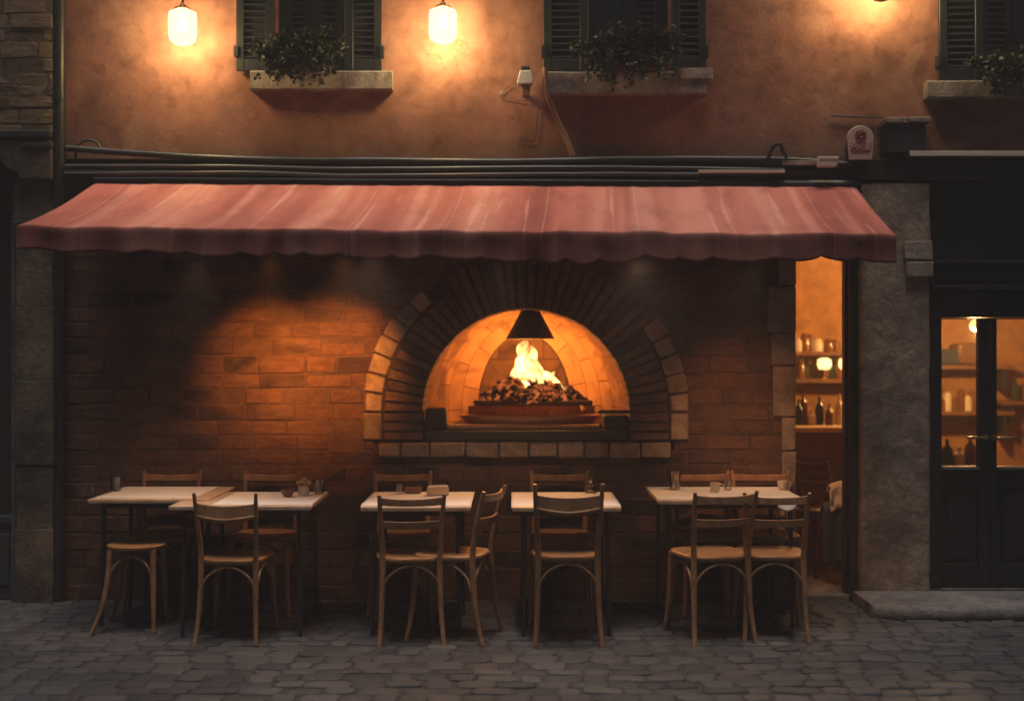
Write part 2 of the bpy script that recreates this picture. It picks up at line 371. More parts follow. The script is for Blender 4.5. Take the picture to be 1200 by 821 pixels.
M = dict(
    plaster=mat_plaster(),
    brick=mat_brick('wall_brick', (0.128, 0.064, 0.041), (0.045, 0.027, 0.022), (0.175, 0.088, 0.053), (0.155, 0.086, 0.055), 0.85),
    mortar=mat_stone('mortar', (0.092, 0.050, 0.035), (0.122, 0.067, 0.044), (0.15, 0.085, 0.055), 8),
    oldmortar=mat_stone('old_mortar', (0.16, 0.11, 0.07), (0.22, 0.15, 0.095), (0.27, 0.19, 0.12), 8),
    archbrick=mat_brick('arch_brick', (0.15, 0.085, 0.06), (0.08, 0.05, 0.038), (0.21, 0.115, 0.075), (0.16, 0.11, 0.085), 0.35),
    archmortar=mat_stone('arch_mortar', (0.04, 0.03, 0.025), (0.06, 0.045, 0.036), (0.08, 0.06, 0.045), 9),
    palestone=mat_stone('pale_stone', (0.24, 0.17, 0.125), (0.34, 0.25, 0.185), (0.42, 0.32, 0.25), 7, 0.7, island=True),
    oldbrick=mat_brick('old_brick', (0.33, 0.21, 0.115), (0.17, 0.105, 0.06), (0.40, 0.26, 0.15), (0.30, 0.21, 0.13), 0.4),
    pillar=mat_stone('pillar_stone', (0.22, 0.165, 0.122), (0.34, 0.255, 0.185), (0.45, 0.345, 0.255), 4.5, 0.7),
    pilaster=mat_stone('pilaster_stone', (0.085, 0.068, 0.050), (0.15, 0.12, 0.085), (0.25, 0.195, 0.13), 5, 0.8),
    sill=mat_stone('sill_stone', (0.24, 0.19, 0.155), (0.36, 0.29, 0.24), (0.46, 0.385, 0.33), 6, 0.6),
    step=mat_stone('step_stone', (0.13, 0.12, 0.115), (0.2, 0.185, 0.175), (0.27, 0.25, 0.235), 6, 0.7),
    cobble=mat_cobble(),
    joint=mat_stone('street_joint', (0.044, 0.042, 0.042), (0.064, 0.060, 0.058), (0.082, 0.077, 0.074), 9, 0.5),
    shutter=mat_paint('shutter_paint', (0.016, 0.017, 0.018), 0.42, 0.35, dirt=(0.046, 0.040, 0.036)),
    darkglass=mat_paint('window_dark', (0.03, 0.038, 0.042), 0.12, 0.2),
    iron=mat_paint('dark_iron', (0.020, 0.020, 0.022), 0.42, 0.3, bump=0.1),
    cable=mat_paint('cable_rubber', (0.035, 0.034, 0.034), 0.38, 0.35, dirt=(0.11, 0.10, 0.09)),
    fascia=mat_paint('fascia_wood', (0.024, 0.021, 0.020), 0.6, 0.4),
    shopwood=mat_wood('shop_wood', (0.016, 0.0145, 0.014), (0.026, 0.023, 0.022), 0.38, (8, 8, 1.0)),
    fabric=mat_fabric('awning_cloth', 1.30), valance=mat_fabric('valance_cloth_shaded', .46),  # valance repeats the awning cloth, its shade put into a darker colour
    chair=mat_wood('chair_wood', (0.28, 0.140, 0.062), (0.48, 0.255, 0.122), 0.38, wear=(0.17, 0.085, 0.045)),
    seat=mat_wood('seat_wood', (0.28, 0.135, 0.052), (0.44, 0.225, 0.095), 0.34, (3, 14, 14)),
    chairdark=mat_wood('dark_chair_wood', (0.05, 0.027, 0.016), (0.10, 0.052, 0.028), 0.42),
    tabletop=mat_wood('table_wood', (0.52, 0.37, 0.24), (0.66, 0.50, 0.34), 0.45, (2, 16, 16)),
    paper=mat_paint('paper', (0.78, 0.74, 0.68), 0.8, 0.08, dirt=(0.6, 0.53, 0.44), bump=0.08),
    glass=mat_glass('clear_glass', (0.93, 0.94, 0.93), 0.06, 0.02),
    pane=mat_glass('window_pane', (0.86, 0.86, 0.84), 0.03, 0.02),
    lampglass=mat_lampglass(),
    copper=mat_paint('copper', (0.34, 0.13, 0.06), 0.4, 0.3, metal=0.8, dirt=(0.12, 0.06, 0.035)),
    whitebox=mat_paint('white_plastic', (0.72, 0.68, 0.62), 0.5, 0.25, dirt=(0.42, 0.36, 0.3)),
    sign=mat_paint('sign_enamel', (0.60, 0.43, 0.36), 0.45, 0.4, dirt=(0.46, 0.34, 0.28)),
    signred=mat_paint('sign_red', (0.36, 0.055, 0.045), 0.5, 0.15, dirt=(0.3, 0.08, 0.07)),
    signbrown=mat_paint('sign_brown', (0.23, 0.06, 0.045), 0.5, 0.2),
    pipe=mat_paint('pipe_rust', (0.27, 0.13, 0.08), 0.6, 0.5, dirt=(0.14, 0.09, 0.065)),
    leaf=mat_leaf('leaf_green'), stem=mat_paint('stem_green', (0.05, 0.05, 0.02), 0.7),
    terracotta=mat_stone('terracotta', (0.12, 0.06, 0.04), (0.17, 0.085, 0.055), (0.2, 0.1, 0.07), 8),
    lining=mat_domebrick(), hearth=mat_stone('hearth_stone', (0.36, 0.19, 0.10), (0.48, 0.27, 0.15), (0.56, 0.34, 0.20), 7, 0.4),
    ember=mat_ember(), flame=mat_flame(), soot=mat_paint('sooty_iron', (0.028, 0.02, 0.017), 0.6, 0.4, dirt=(0.06, 0.035, 0.025)),
    pan=mat_paint('pan_copper', (0.52, 0.25, 0.11), 0.38, 0.3, metal=0.1, dirt=(0.2, 0.09, 0.045)),
    roomwall=mat_stone('room_wall', (0.40, 0.20, 0.075), (0.46, 0.24, 0.09), (0.50, 0.27, 0.11), 2, 0.2),
    roomwood=mat_wood('room_wood', (0.12, 0.055, 0.025), (0.22, 0.105, 0.045), 0.4, (3, 3, 10)),
    lampbulb=mat_emit('lamp_bulb', (1.0, .86, .6), 2.5),
    bulb=mat_emit('bulb_glass', (1.0, 0.60, 0.22), 2.6),
    brass=mat_paint('brass', (0.55, 0.36, 0.14), 0.25, 0.2, metal=0.95),
    jarglass=mat_paint('amber_bottle', (0.16, 0.07, 0.025), 0.15, 0.2),
    greenbottle=mat_paint('green_bottle', (0.035, 0.05, 0.025), 0.12, 0.2),
    ceramic=mat_paint('ceramic', (0.62, 0.53, 0.42), 0.35, 0.2, dirt=(0.4, 0.3, 0.2)),
    brownbowl=mat_paint('brown_bowl', (0.20, 0.085, 0.045), 0.4, 0.2),
    yellow=mat_paint('yellow_flower', (0.62, 0.40, 0.11), 0.7, 0.2, dirt=(0.3, 0.16, 0.05)),
    jacket=mat_paint('jacket_cloth', (0.045, 0.055, 0.075), 0.9, 0.4, dirt=(0.09, 0.10, 0.12)),
    teal=mat_paint('teal_shutter', (0.05, 0.06, 0.062), 0.5, 0.4),
)

# ------------------------------------------------------------------ street
def street():
    base = MB()
    base.quad((-60, -60, -0.009), (60, -60, -0.009), (60, 40, -0.009), (-60, 40, -0.009))
    tag(base.build('street_bed', M['joint']), kind='structure')
    m = MB(); bm = m.bm
    rnd = random.Random(5)
    y = -5.4
    def off(a, b):
        v = Vector((a*1.3, b*1.3, 3.1)); return Vector((mnoise.noise(v), mnoise.noise(v+Vector((9,4,1))), 0))*0.045
    while y < 0.05:
        h = rnd.uniform(0.10, 0.155); x = -7.5 + rnd.uniform(0, .1)
        while x < 7.5:
            w = rnd.uniform(0.12, 0.23)
            if y + h/2 < 0.04:
                g = 0.004
                cs = [(x+g, y+g), (x+w-g, y+g), (x+w-g, y+h-g), (x+g, y+h-g)]
                cs = [(a+rnd.uniform(-.010,.010), b+rnd.uniform(-.010,.010)) for a, b in cs]
                pts = []
                for i in range(4):
                    a = Vector(cs[i] + (0,)); b = Vector(cs[(i+1)%4] + (0,))
                    for k, t in enumerate((0.16, 0.5, 0.84)):
                        p = a.lerp(b, t); pts.append(p + (Vector((rnd.uniform(-.006,.006), rnd.uniform(-.006,.006), 0))))
                c = sum(pts, Vector())/12
                tz = rnd.uniform(-.006, .005); tx = rnd.uniform(-.04, .04); ty = rnd.uniform(-.04, .04)
                def P(p, sc, z):
                    q = c + (p-c)*sc; d = q - c
                    return q + off(q.x, q.y) + Vector((0, 0, z + (tz + tx*d.x + ty*d.y if z > -0.02 else 0)))
                rings = [[bm.verts.new(P(p, sc, z)) for p in pts] for sc, z in ((1.0, -0.035), (0.99, -0.007), (0.93, -0.0015), (0.6, 0.001))]
                for A, B in zip(rings, rings[1:]):
                    for k in range(12): bm.faces.new((A[k], A[(k+1)%12], B[(k+1)%12], B[k]))
                bm.faces.new(rings[-1])
            x += w
        y += h
    tag(m.build('street', M['cobble'], smooth=True, angle=60), kind='structure')
street()

# ------------------------------------------------------------------ restaurant building
BX0, BX1 = X(76), X(1420)      # facade from the downpipe to well past the picture's edge
TOP = 6.4
CX, CZ = X(616.5), Z(483)      # centre of the oven's arch
RI, RM, RO = 0.68, 0.945, 1.07
DX0, DX1 = X(932), X(1004)     # open doorway
PX0, PX1 = X(1004), X(1083)    # stone pillar
ZS = Z(186)                    # where the plaster starts

bld = thing('restaurant_building', 'terracotta plastered restaurant building with brick lower wall behind a red awning', 'building', (0, 0, 0))

# window openings in the plaster wall (x0, x1, z0)
WIN = [(X(324), X(404), Z(84)), (X(690), X(784), Z(84)), (X(1150), X(1246), Z(95))]
def upper_wall():
    m = MB(); xs = [BX0]
    wtop = 5.0
    y0, y1 = 0.0, 0.30
    cur = BX0
    for (a, b, z0) in WIN:
        m.box(cur, a, y0, y1, ZS, TOP)
        m.box(a, b, y0, y1, ZS, z0)
        m.box(a, b, y0, y1, wtop, TOP)
        cur = b
    m.box(cur, BX1, y0, y1, ZS, TOP)
    bmesh.ops.remove_doubles(m.bm, verts=m.bm.verts[:], dist=1e-5)
    return m.build('upper_wall', M['plaster'], bld)
upper_wall()

def louvre_panel(m, x0, x1, z0, z1, y0, th=0.034, rail=0.05, pitch=0.042, mid=True):
    """frame and slats of a shutter leaf, front face at y0"""
    m.box(x0, x0+rail, y0, y0+th, z0, z1); m.box(x1-rail, x1, y0, y0+th, z0, z1)
    m.box(x0+rail, x1-rail, y0+.002, y0+th-.002, z0, z0+rail*1.5); m.box(x0+rail, x1-rail, y0+.002, y0+th-.002, z1-rail, z1)
    zs = [(z0+rail*1.5, z1-rail)]
    if mid:
        zm = z0 + (z1-z0)*0.5; m.box(x0+rail, x1-rail, y0+.002, y0+th-.002, zm, zm+rail)
        zs = [(z0+rail*1.5, zm), (zm+rail, z1-rail)]
    for a, b in zs:
        n = int((b-a)/pitch)
        for i in range(n):
            zc = a + (i+.5)*(b-a)/n
            rot = Matrix.Rotation(R(38), 3, 'X')
            m.box(x0+rail, x1-rail, y0+.002, y0+th+.004, zc-.004, zc+.004, rot)
    return m

def make_window(i, x0, x1, z0, lx0, lx1, rx0, rx1, sx0, sx1, sz0, sz1, style):
    ztop = 5.0
    f = MB()
    f.box(x0, x0+.045, .10, .16, z0, ztop); f.box(x1-.045, x1, .10, .16, z0, ztop)
    f.box(x0+.045, x1-.045, .10, .16, z0, z0+.06); f.box(x0+.045, x1-.045, .10, .16, ztop-.05, ztop)
    xm = (x0+x1)/2; f.box(xm-.03, xm+.03, .095, .155, z0+.06, ztop-.05)
    w = f.build('window', M['shutter'], bld, bevel=.004, seg=1)
    for k, (a, b) in enumerate(((x0+.045, xm-.03), (xm+.03, x1-.045))):
        if style == 'glass' and k == 0:
            MB().box(a, b, .12, .126, z0+.06, ztop-.05).build('pane', M['darkglass'], w)
        else:
            q = MB(); louvre_panel(q, a, b, z0+.06, ztop-.05, .115, .03, .035)
            q.box(a, b, .155, .17, z0+.06, ztop-.05)
            q.build('inner_shutter', M['shutter'], w)
    # dark reveal board closes the opening
    MB().box(x0, x1, .26, .28, z0, ztop).build('backing_board', M['fascia'], w)
    for a, b, ang, hx in ((lx0, lx1, R(-7), 1), (rx0, rx1, R(7), -1)):
        q = MB(); louvre_panel(q, a, b, z0-.005, ztop, -.055)
        q.box(a+.04, b-.04, -.020, -.016, z0+.03, ztop-.03)
        bmesh.ops.rotate(q.bm, verts=q.bm.verts[:], cent=(a if hx > 0 else b, -.03, 0), matrix=Matrix.Rotation(ang*0.35, 3, 'Z'))
        sh = q.build('shutter', M['shutter'], w, bevel=.003, seg=1)
        for zz in (z0+.12, ztop-.2):
            MB().box((a-.014 if hx > 0 else b-.012), (a+.012 if hx > 0 else b+.014), -.07, -.0005, zz-.035, zz+.035).build('hinge', M['iron'], sh)
    s = MB(); n = 26
    # worn stone sill: uneven front edge
    def prof(u):
        j = mnoise.noise(Vector((u*9, i*3.3, 0)))
        k = mnoise.noise(Vector((u*31, i*7.1, 2)))
        return -.085 + .010*j + .005*k, .010*j+.004*k
    V = []
    for q in range(n+1):
        u = q/n; x = sx0+(sx1-sx0)*u; yf, dz = prof(u)
        zt, zb = sz1 + dz*.6, sz0 + dz*.5
        V.append([s.bm.verts.new(p) for p in ((x, -.0005, zb), (x, yf+.006, zb), (x, yf, zb+.007), (x, yf+.001, zt-.010), (x, yf+.008, zt), (x, -.0005, zt+.004), (x, .09, zt+.004), (x, .09, zb))])
    for q in range(n):
        for k in range(8): s.bm.faces.new((V[q][k], V[q+1][k], V[q+1][(k+1)%8], V[q][(k+1)%8]))
    s.bm.faces.new(V[0]); s.bm.faces.new(list(reversed(V[-1])))
    s.build('sill', M['sill'], w, smooth=True, angle=24)
    if i == 1:
        MB().box(X(795), X(833), -.100, -.01, Z(97), Z(86)+.012, jit=.006).build('sill_cap', M['sill'], w, bevel=.006)
    return w
make_window(0, *WIN[0], X(279), X(322), X(406), X(448), X(296), X(461), Z(108), Z(86), 'louvre')
make_window(1, *WIN[1], X(637), X(688), X(786), X(826), X(638), X(826), Z(113), Z(87), 'glass')
make_window(2, *WIN[2], X(1098), X(1148), X(1248), X(1298), X(1082), X(1310), Z(117), Z(97), 'louvre')

# lower wall: mortar face with the arch cut out, real bricks on it
def lower_wall():
    m = MB()
    r = 0.80; xl, xr = CX-r, CX+r; zb = 1.0
    def sheet(x0, x1, z0, z1): m.quad((x0, 0, z0), (x1, 0, z0), (x1, 0, z1), (x0, 0, z1))
    zt = Z(222)
    sheet(BX0-.25, xl, -.02, zt); sheet(xr, DX0-.02, -.02, zt); sheet(xl, xr, -.02, zb)
    n = 28
    arc = [(CX - r*cos(pi*k/n), CZ + r*sin(pi*k/n)) for k in range(n+1)]
    # jamb strips between zb and the springing are hidden behind the arch bricks
    for k in range(n):
        (a, b), (c, d) = arc[k], arc[k+1]
        m.quad((a, 0, b), (c, 0, d), (c, 0, zt), (a, 0, zt))
    m.build('wall_mortar', M['mortar'], bld)
    rnd = random.Random(3); b = MB(); z = 0.0; row = 0
    while z < Z(215):
        h = 0.108 + rnd.uniform(-.014, .016); x = BX0-.2 + rnd.uniform(-.2, 0)
        while x < DX0-.02:
            w = rnd.uniform(0.17, 0.33); x0, x1 = max(x, BX0-.2), min(x+w, DX0-.004)
            g = .005; zc = z+h/2
            segs = [(x0, x1)]
            dz = zc-CZ
            rr = 1.0
            if dz > 0 and abs(dz) < rr:
                hw = math.sqrt(rr*rr-dz*dz)
            elif -0.27 < dz <= 0: hw = rr
            else: hw = 0
            if hw:
                out = []
                for a, c in segs:
                    if c <= CX-hw or a >= CX+hw: out.append((a, c))
                    else:
                        if a < CX-hw-.04: out.append((a, CX-hw))
                        if c > CX+hw+.04: out.append((CX+hw, c))
                segs = out
            for a, c in segs:
                if c-a < .03: continue
                d = rnd.uniform(.001, .0065) if rnd.random() > .10 else -.001
                if d > 0:
                    b.box(a+g, c-g, -d, .03, z+g+rnd.uniform(-.002,.002), z+h-g, jit=.0035)
            x += w
        z += h; row += 1
    b.build('brick_wall', M['brick'], bld, bevel=.006, seg=2, smooth=True, angle=60)
    # pale quoin blocks along the doorway edge
    q = MB(); z = 0
    while z < Z(300):
        h = rnd.uniform(.2, .34); w = rnd.choice((.10, .17)) + rnd.uniform(-.02, .02)
        q.box(DX0-w, DX0+.001, -.018, .32, z+.004, z+h-.004, jit=.004); z += h
    q.build('door_quoins', M['pillar'], bld, bevel=.008, smooth=True, angle=60)
lower_wall()

# dark fascia under the plaster, behind cables and awning
fz = MB()
fz.box(BX0-.02, PX0, -.05, .0, Z(222), ZS-.012)
fz.box(BX0-.02, PX0-.01, -.075, -.05, Z(208), Z(201))
fz.build('fascia_board', M['fascia'], bld, bevel=.005)
lin = MB(); lin.box(DX0-.3, PX0+.1, .002, .3, Z(296), ZS-.03); lin.build('door_lintel', M['fascia'], bld)

# stone pillar between doorway and shop front: a rough sheet with depth
def pillar():
    m = MB(); nx, nz = 16, 90
    z0, z1 = -.02, Z(218)
    def fn(u, v):
        # walk round three faces: left return, front, right return
        w = PX1-PX0; d = .36; L = d+w+d; s = u*L
        if s < d: p = Vector((PX0, d-.12-s, 0)); nrm = Vector((-1,0,0))
        elif s < d+w: p = Vector((PX0+s-d, -.12, 0)); nrm = Vector((0,-1,0))
        else: p = Vector((PX1, -.12+s-d-w, 0)); nrm = Vector((1,0,0))
        p.z = z0+(z1-z0)*v
        n = mnoise.fractal(Vector((s*2.4, p.z*2.4, 4)), 0.8, 2.2, 5)
        return p + nrm*(n*.011)
    m.grid(fn, 60, 120)
    m.build('stone_pillar', M['pillar'], bld, smooth=True, angle=180)
    # loose old slab let into the pillar, with a smaller one below it
    MB().box(X(1052), X(1084), -.150, -.08, Z(306), Z(285), jit=.005).box(X(1054), X(1085), -.153, -.08, Z(326), Z(309), jit=.004).build('stone_patch', M['sill'], bld, bevel=.006)
pillar()

# shop front to the right of the pillar
def shopfront():
    x0, x1 = PX1+.004, X(1330); y = -.03
    m = MB()
    # long entablature over pillar and shop
    m.box(PX0-.02, BX1, -.13, -.001, Z(214), Z(190))
    m.box(PX0+.28, BX1, -.165, -.001, Z(190)+.001, Z(184))
    m.box(x0, x1, -.04, .12, Z(342)+.0005, Z(214)-.001)
    for (a, b, d) in ((Z(312), Z(306), .085), (Z(341), Z(335), .10), (Z(330), Z(318), .06)):
        m.box(x0+.02, x1, -d, -.001, a, b)
    m.box(x0, x1, -.045, .12, Z(372), Z(342))
    m.box(x0, x0+X(1101)-X(1083), y, .12, .075, Z(372)-.001)
    m.box(X(1300), x1, y, .12, .075, Z(372)-.001)
    sf = m.build('shop_front', M['shopwood'], bld, bevel=.006)
    def door(a, b, mirrored):
        d = MB(); st = .075
        zt, zb, z0, z1 = Z(374), Z(546), .08, Z(372)-.003
        d.box(a, a+st*.55, y+.02, y+.075, z0, z1); d.box(b-st, b, y+.02, y+.075, z0, z1)
        d.box(a+st*.55, b-st, y+.021, y+.074, zt, z1); d.box(a+st*.55, b-st, y+.021, y+.074, z0, z0+.16)
        d.box(a+st*.55, b-st, y+.021, y+.074, zb-.14, zb)
        d.box(a+st*.55, b-st, y+.045, y+.065, z0+.16, zb-.14)
        d.box(a+st*.55+.04, b-st-.04, y+.033, y+.05, z0+.2, zb-.18)
        o = d.build('door', M['shopwood'], bld, bevel=.005)
        MB().box(a+st*.55-.01, b-st+.01, y+.046, y+.050, zb-.005, zt+.005).build('pane', M['pane'], o)
        # weather bar under the pane
        MB().box(a+st*.55, b-st, y-.006, y+.019, zb-.02, zb-.004).build('weather_bar', M['step'], o, bevel=.003)
        h = MB(); hx = b-st*.45 if not mirrored else a+.02
        zz = Z(512)
        h.lathe([(0, 0), (.022, 0), (.022, .012), (0, .012)], (0, 0, 0), 14)
        bmesh.ops.rotate(h.bm, verts=h.bm.verts[:], cent=(0,0,0), matrix=Matrix.Rotation(R(90), 3, 'X'))
        bmesh.ops.translate(h.bm, verts=h.bm.verts[:], vec=(hx, y+.02, zz))
        sg = 1 if mirrored else -1
        h.tube(spline([(hx, y+.01, zz), (hx, y-.035, zz), (hx+sg*.02, y-.045, zz), (hx+sg*.12, y-.045, zz+.003), (hx+sg*.135, y-.035, zz+.003)], 5), .009, 8)
        h.build('handle', M['brass'], o, smooth=True, angle=60)
    xm = X(1160)
    door(X(1096), xm-.002, False); door(xm+.002, X(1300)-.02, True)
    MB().box(x0, x1, -.03, .4, -.02, .078).build('door_sill', M['step'], bld)
shopfront()

# open doorway frame
df = MB()
df.box(X(994), PX0+.01, -.045, .10, .0, Z(296))
df.box(X(990.5), X(994), .02, .09, .0, Z(296))
df.box(DX0-.004, DX0+.006, .31, .36, .0, Z(296))
df.build('doorway_frame', M['iron'], bld, bevel=.004)
MB().box(DX0-.01, X(994), -.03, .42, -.02, .035, jit=.004).build('threshold', M['step'], bld, bevel=.01)

# stone step before the shop door
def step():
    t = MB(); xa, xb = X(1018, -.5), X(1420); ya, yb, zt = -.66, -.135, .08
    n = 60
    V = []
    for q in range(n+1):
        u = q/n; x = xa+(xb-xa)*u
        j = mnoise.noise(Vector((x*4, 1, 0)))*.012; k = mnoise.noise(Vector((x*14, 5, 0)))*.005
        rnd_ = max(0, 1-(x-xa)/.12); yf = ya+.09*rnd_**2 + j
        V.append([t.bm.verts.new(p) for p in ((x, yf+.02, -.03), (x, yf, .02), (x, yf+.003+k, zt-.025), (x, yf+.022, zt-.004+k*.5), (x, yf+.06, zt), (x, yb, zt+.003), (x, yb, -.03))])
    for q in range(n):
        for k in range(6): t.bm.faces.new((V[q][k], V[q+1][k], V[q+1][k+1], V[q][k+1]))
    t.bm.faces.new(list(reversed(V[0]))); t.bm.faces.new(V[-1])
    o = t.build('stone_step', M['step'], smooth=True, angle=50)
    tag(o, 'worn grey stone step on the street before the dark shop doors', 'step')
step()

# room behind doorway and shop doors
def room():
    m = MB(); x0, x1, y0, y1, z1 = 1.25, 5.6, .37, 3.2, 2.9
    m.quad((x0, y1, 0), (x1, y1, 0), (x1, y1, z1), (x0, y1, z1))
    m.quad((x0, y0, 0), (x0, y1, 0), (x0, y1, z1), (x0, y0, z1))
    m.quad((x1, y0, 0), (x1, y1, 0), (x1, y1, z1), (x1, y0, z1))
    m.quad((x0, y0, z1), (x1, y0, z1), (x1, y1, z1), (x0, y1, z1))
    m.quad((x0, y0, 0), (DX0, y0, 0), (DX0, y0, z1), (x0, y0, z1))
    m.quad((PX0, y0, 0), (PX1, y0, 0), (PX1, y0, z1), (PX0, y0, z1))
    m.quad((DX0, y0, 2.35), (PX0, y0, 2.35), (PX0, y0, z1), (DX0, y0, z1))
    m.quad((PX1, y0, 2.2), (x1, y0, 2.2), (x1, y0, z1), (PX1, y0, z1))
    m.quad((X(1320), y0, 0), (x1, y0, 0), (x1, y0, 2.2), (X(1320), y0, 2.2))
    # returns closing the gap between facade and room
    for xx in (DX0, PX0, PX1, X(1320)):
        m.quad((xx, .0 if xx != PX1 else .1, 0), (xx, y0, 0), (xx, y0, 2.4), (xx, .0 if xx != PX1 else .1, 2.4))
    m.quad((PX1, .1, 2.2), (X(1320), .1, 2.2), (X(1320), y0, 2.2), (PX1, y0, 2.2))
    m.build('room_walls', M['roomwall'], bld)
    MB().quad((x0, .30, .012), (x1, .30, .012), (x1, y1, .012), (x0, y1, .012)).build('room_floor', M['step'], bld)
room()

# ------------------------------------------------------------------ left neighbour
nb = thing('neighbour_building', 'old brown brick neighbouring house with stone corbel at the far left edge', 'building', (0, 0, 0))
def neighbour():
    xr = X(70); xl = X(-260)
    MB().box(xl, xr, .002, .3, Z(166), TOP).build('wall_mortar', M['oldmortar'], nb)
    rnd = random.Random(8); b = MB(); z = Z(160)
    while z < TOP:
        h = rnd.uniform(.07, .11); x = xl
        while x < xr:
            w = rnd.uniform(.14, .3)
            d = rnd.uniform(.003, .013)
            b.box(x+.006, min(x+w, xr)-.006, .005-d, .04, z+.006, z+h-.006, jit=.006); x += w
        z += h
    b.build('brick_wall', M['oldbrick'], nb, bevel=.008, smooth=True, angle=60)
    # stone pilaster with scrolled corbel
    p = MB(); a, c = X(24), X(69); z = -.02
    while z < Z(222):
        h = rnd.uniform(.36, .55); zt = min(z+h, Z(215))
        p.box(a+rnd.uniform(-.01,.01), c+rnd.uniform(-.006,.004), -.09-rnd.uniform(0,.012), .3, z+.0005, zt-.0005, jit=.002)
        z = zt
        if zt >= Z(216): break
    pl = p.build('stone_pilaster', M['pilaster'], nb, bevel=.004, smooth=True, angle=60)
    MB().box(X(16), X(24)-.012, -.05, .3, -.02, Z(225)).build('door_jamb', M['pilaster'], nb, bevel=.01)
    k = MB()
    prof = [(X(69), Z(214)), (X(69), Z(168)), (X(4), Z(168)), (X(5), Z(180)), (X(10), Z(192)), (X(18), Z(201)), (X(29), Z(206)), (X(33), Z(214))]
    k.prism(prof, -.14, .2)
    k.build('corbel', M['pilaster'], pl, bevel=.012)
    g = MB(); g.box(X(-260), X(69), -.16, -.002, Z(166), Z(157)); g.box(X(34), X(70), -.155, -.0, Z(178), Z(171))
    g.build('cornice', M['fascia'], nb, bevel=.008)
    d = MB(); d.box(X(-260), X(16), .06, .2, -.02, Z(166)); d.build('door_recess', M['fascia'], nb)
    e = MB(); e.box(X(-60), X(18), -.01, .05, .01, Z(604)); e.box(X(-60), X(18), -.025, -.011, Z(612), Z(604)); e.box(X(-50), X(12), -.02, -.011, .1, Z(625))
    e.build('lower_panel', M['teal'], nb, bevel=.006)
neighbour()

dp = MB(); dp.tube([(X(74), -.075, .0), (X(74), -.075, TOP)], .040, 14)
dpo = dp.build('downpipe', M['iron'], smooth=True, angle=60)
tag(dpo, 'dark iron downpipe running down the seam between brick house and terracotta wall', 'downpipe')
for zz in (.9, 2.2, Z(120), 5.2):
    b = MB(); b.lathe([(.040, 0), (.047, 0), (.047, .03), (.040, .03)], (X(74), -.075, zz), 14); b.box(X(74)-.012, X(74)+.012, -.04, .01, zz+.005, zz+.025)
    b.build('pipe_clip', M['iron'], dpo, smooth=True, angle=40)

# ------------------------------------------------------------------ wall lamps
def wall_lamp(px, py_cap, label, finial=False, long=0.3):
    y = -.235; x = X(px, y); zc = Z(py_cap, y)        # zc: underside of the cap
    t = thing('wall_lamp', label, 'lamp', (x, y, zc), group='jar lamps along the upper wall')
    br = MB()
    br.tube(spline([(0, 0, .035), (0, 0, long), (0, .02, long+.07), (0, .10, long+.09), (0, .22, long+.05)], 8), .008, 8)
    br.build('arm', M['copper'], t, smooth=True, angle=80)
    wp = MB(); wp.box(-.035, .035, .216, .2345, long-.03, long+.13); wp.build('wall_plate', M['copper'], t, bevel=.006)
    c = MB(); c.lathe([(0, .040), (.014, .038), (.020, .026), (.052, .010), (.056, .0), (.05, -.004), (0, -.004)], (0, 0, 0), 24)
    c.build('cap', M['copper'], t, smooth=True, angle=50)
    j = MB(); j.lathe([(0, -.005), (.062, -.006), (.086, -.016), (.090, -.04), (.090, -.16), (.082, -.195), (.055, -.218), (0, -.224)], (0, 0, 0), 28)
    j.build('jar', M['lampglass'], t, smooth=True, angle=180)
    b = MB(); b.lathe([(0, -.02), (.016, -.025), (.02, -.06), (.034, -.095), (.030, -.125), (0, -.138)], (0,0,0), 18)
    b.build('bulb', M['lampbulb'], t, smooth=True, angle=180)
    Lt = bpy.data.lights.new('jar_light', 'POINT'); Lt.energy = 56; Lt.color = (1.0, .76, .33); Lt.shadow_soft_size = .085
    lo = bpy.data.objects.new('jar_light', Lt); COL.objects.link(lo); lo.parent = t; lo.location = (0, 0, -.115)
    if finial:
        f = MB(); f.lathe([(.0, -.222), (.045, -.224), (.05, -.235), (.02, -.245), (0, -.247)], (0, 0, 0), 20); f.build('finial', M['iron'], t, smooth=True, angle=50)
    return t
wall_lamp(214, 12, 'glowing glass jar lamp on the wall between downpipe and the first shuttered window')
wall_lamp(519, 10, 'glowing glass jar lamp on the wall between the two fully visible windows')
wall_lamp(1033, -43, 'wall lamp above the number plate with only its dark base showing at the top edge', True)

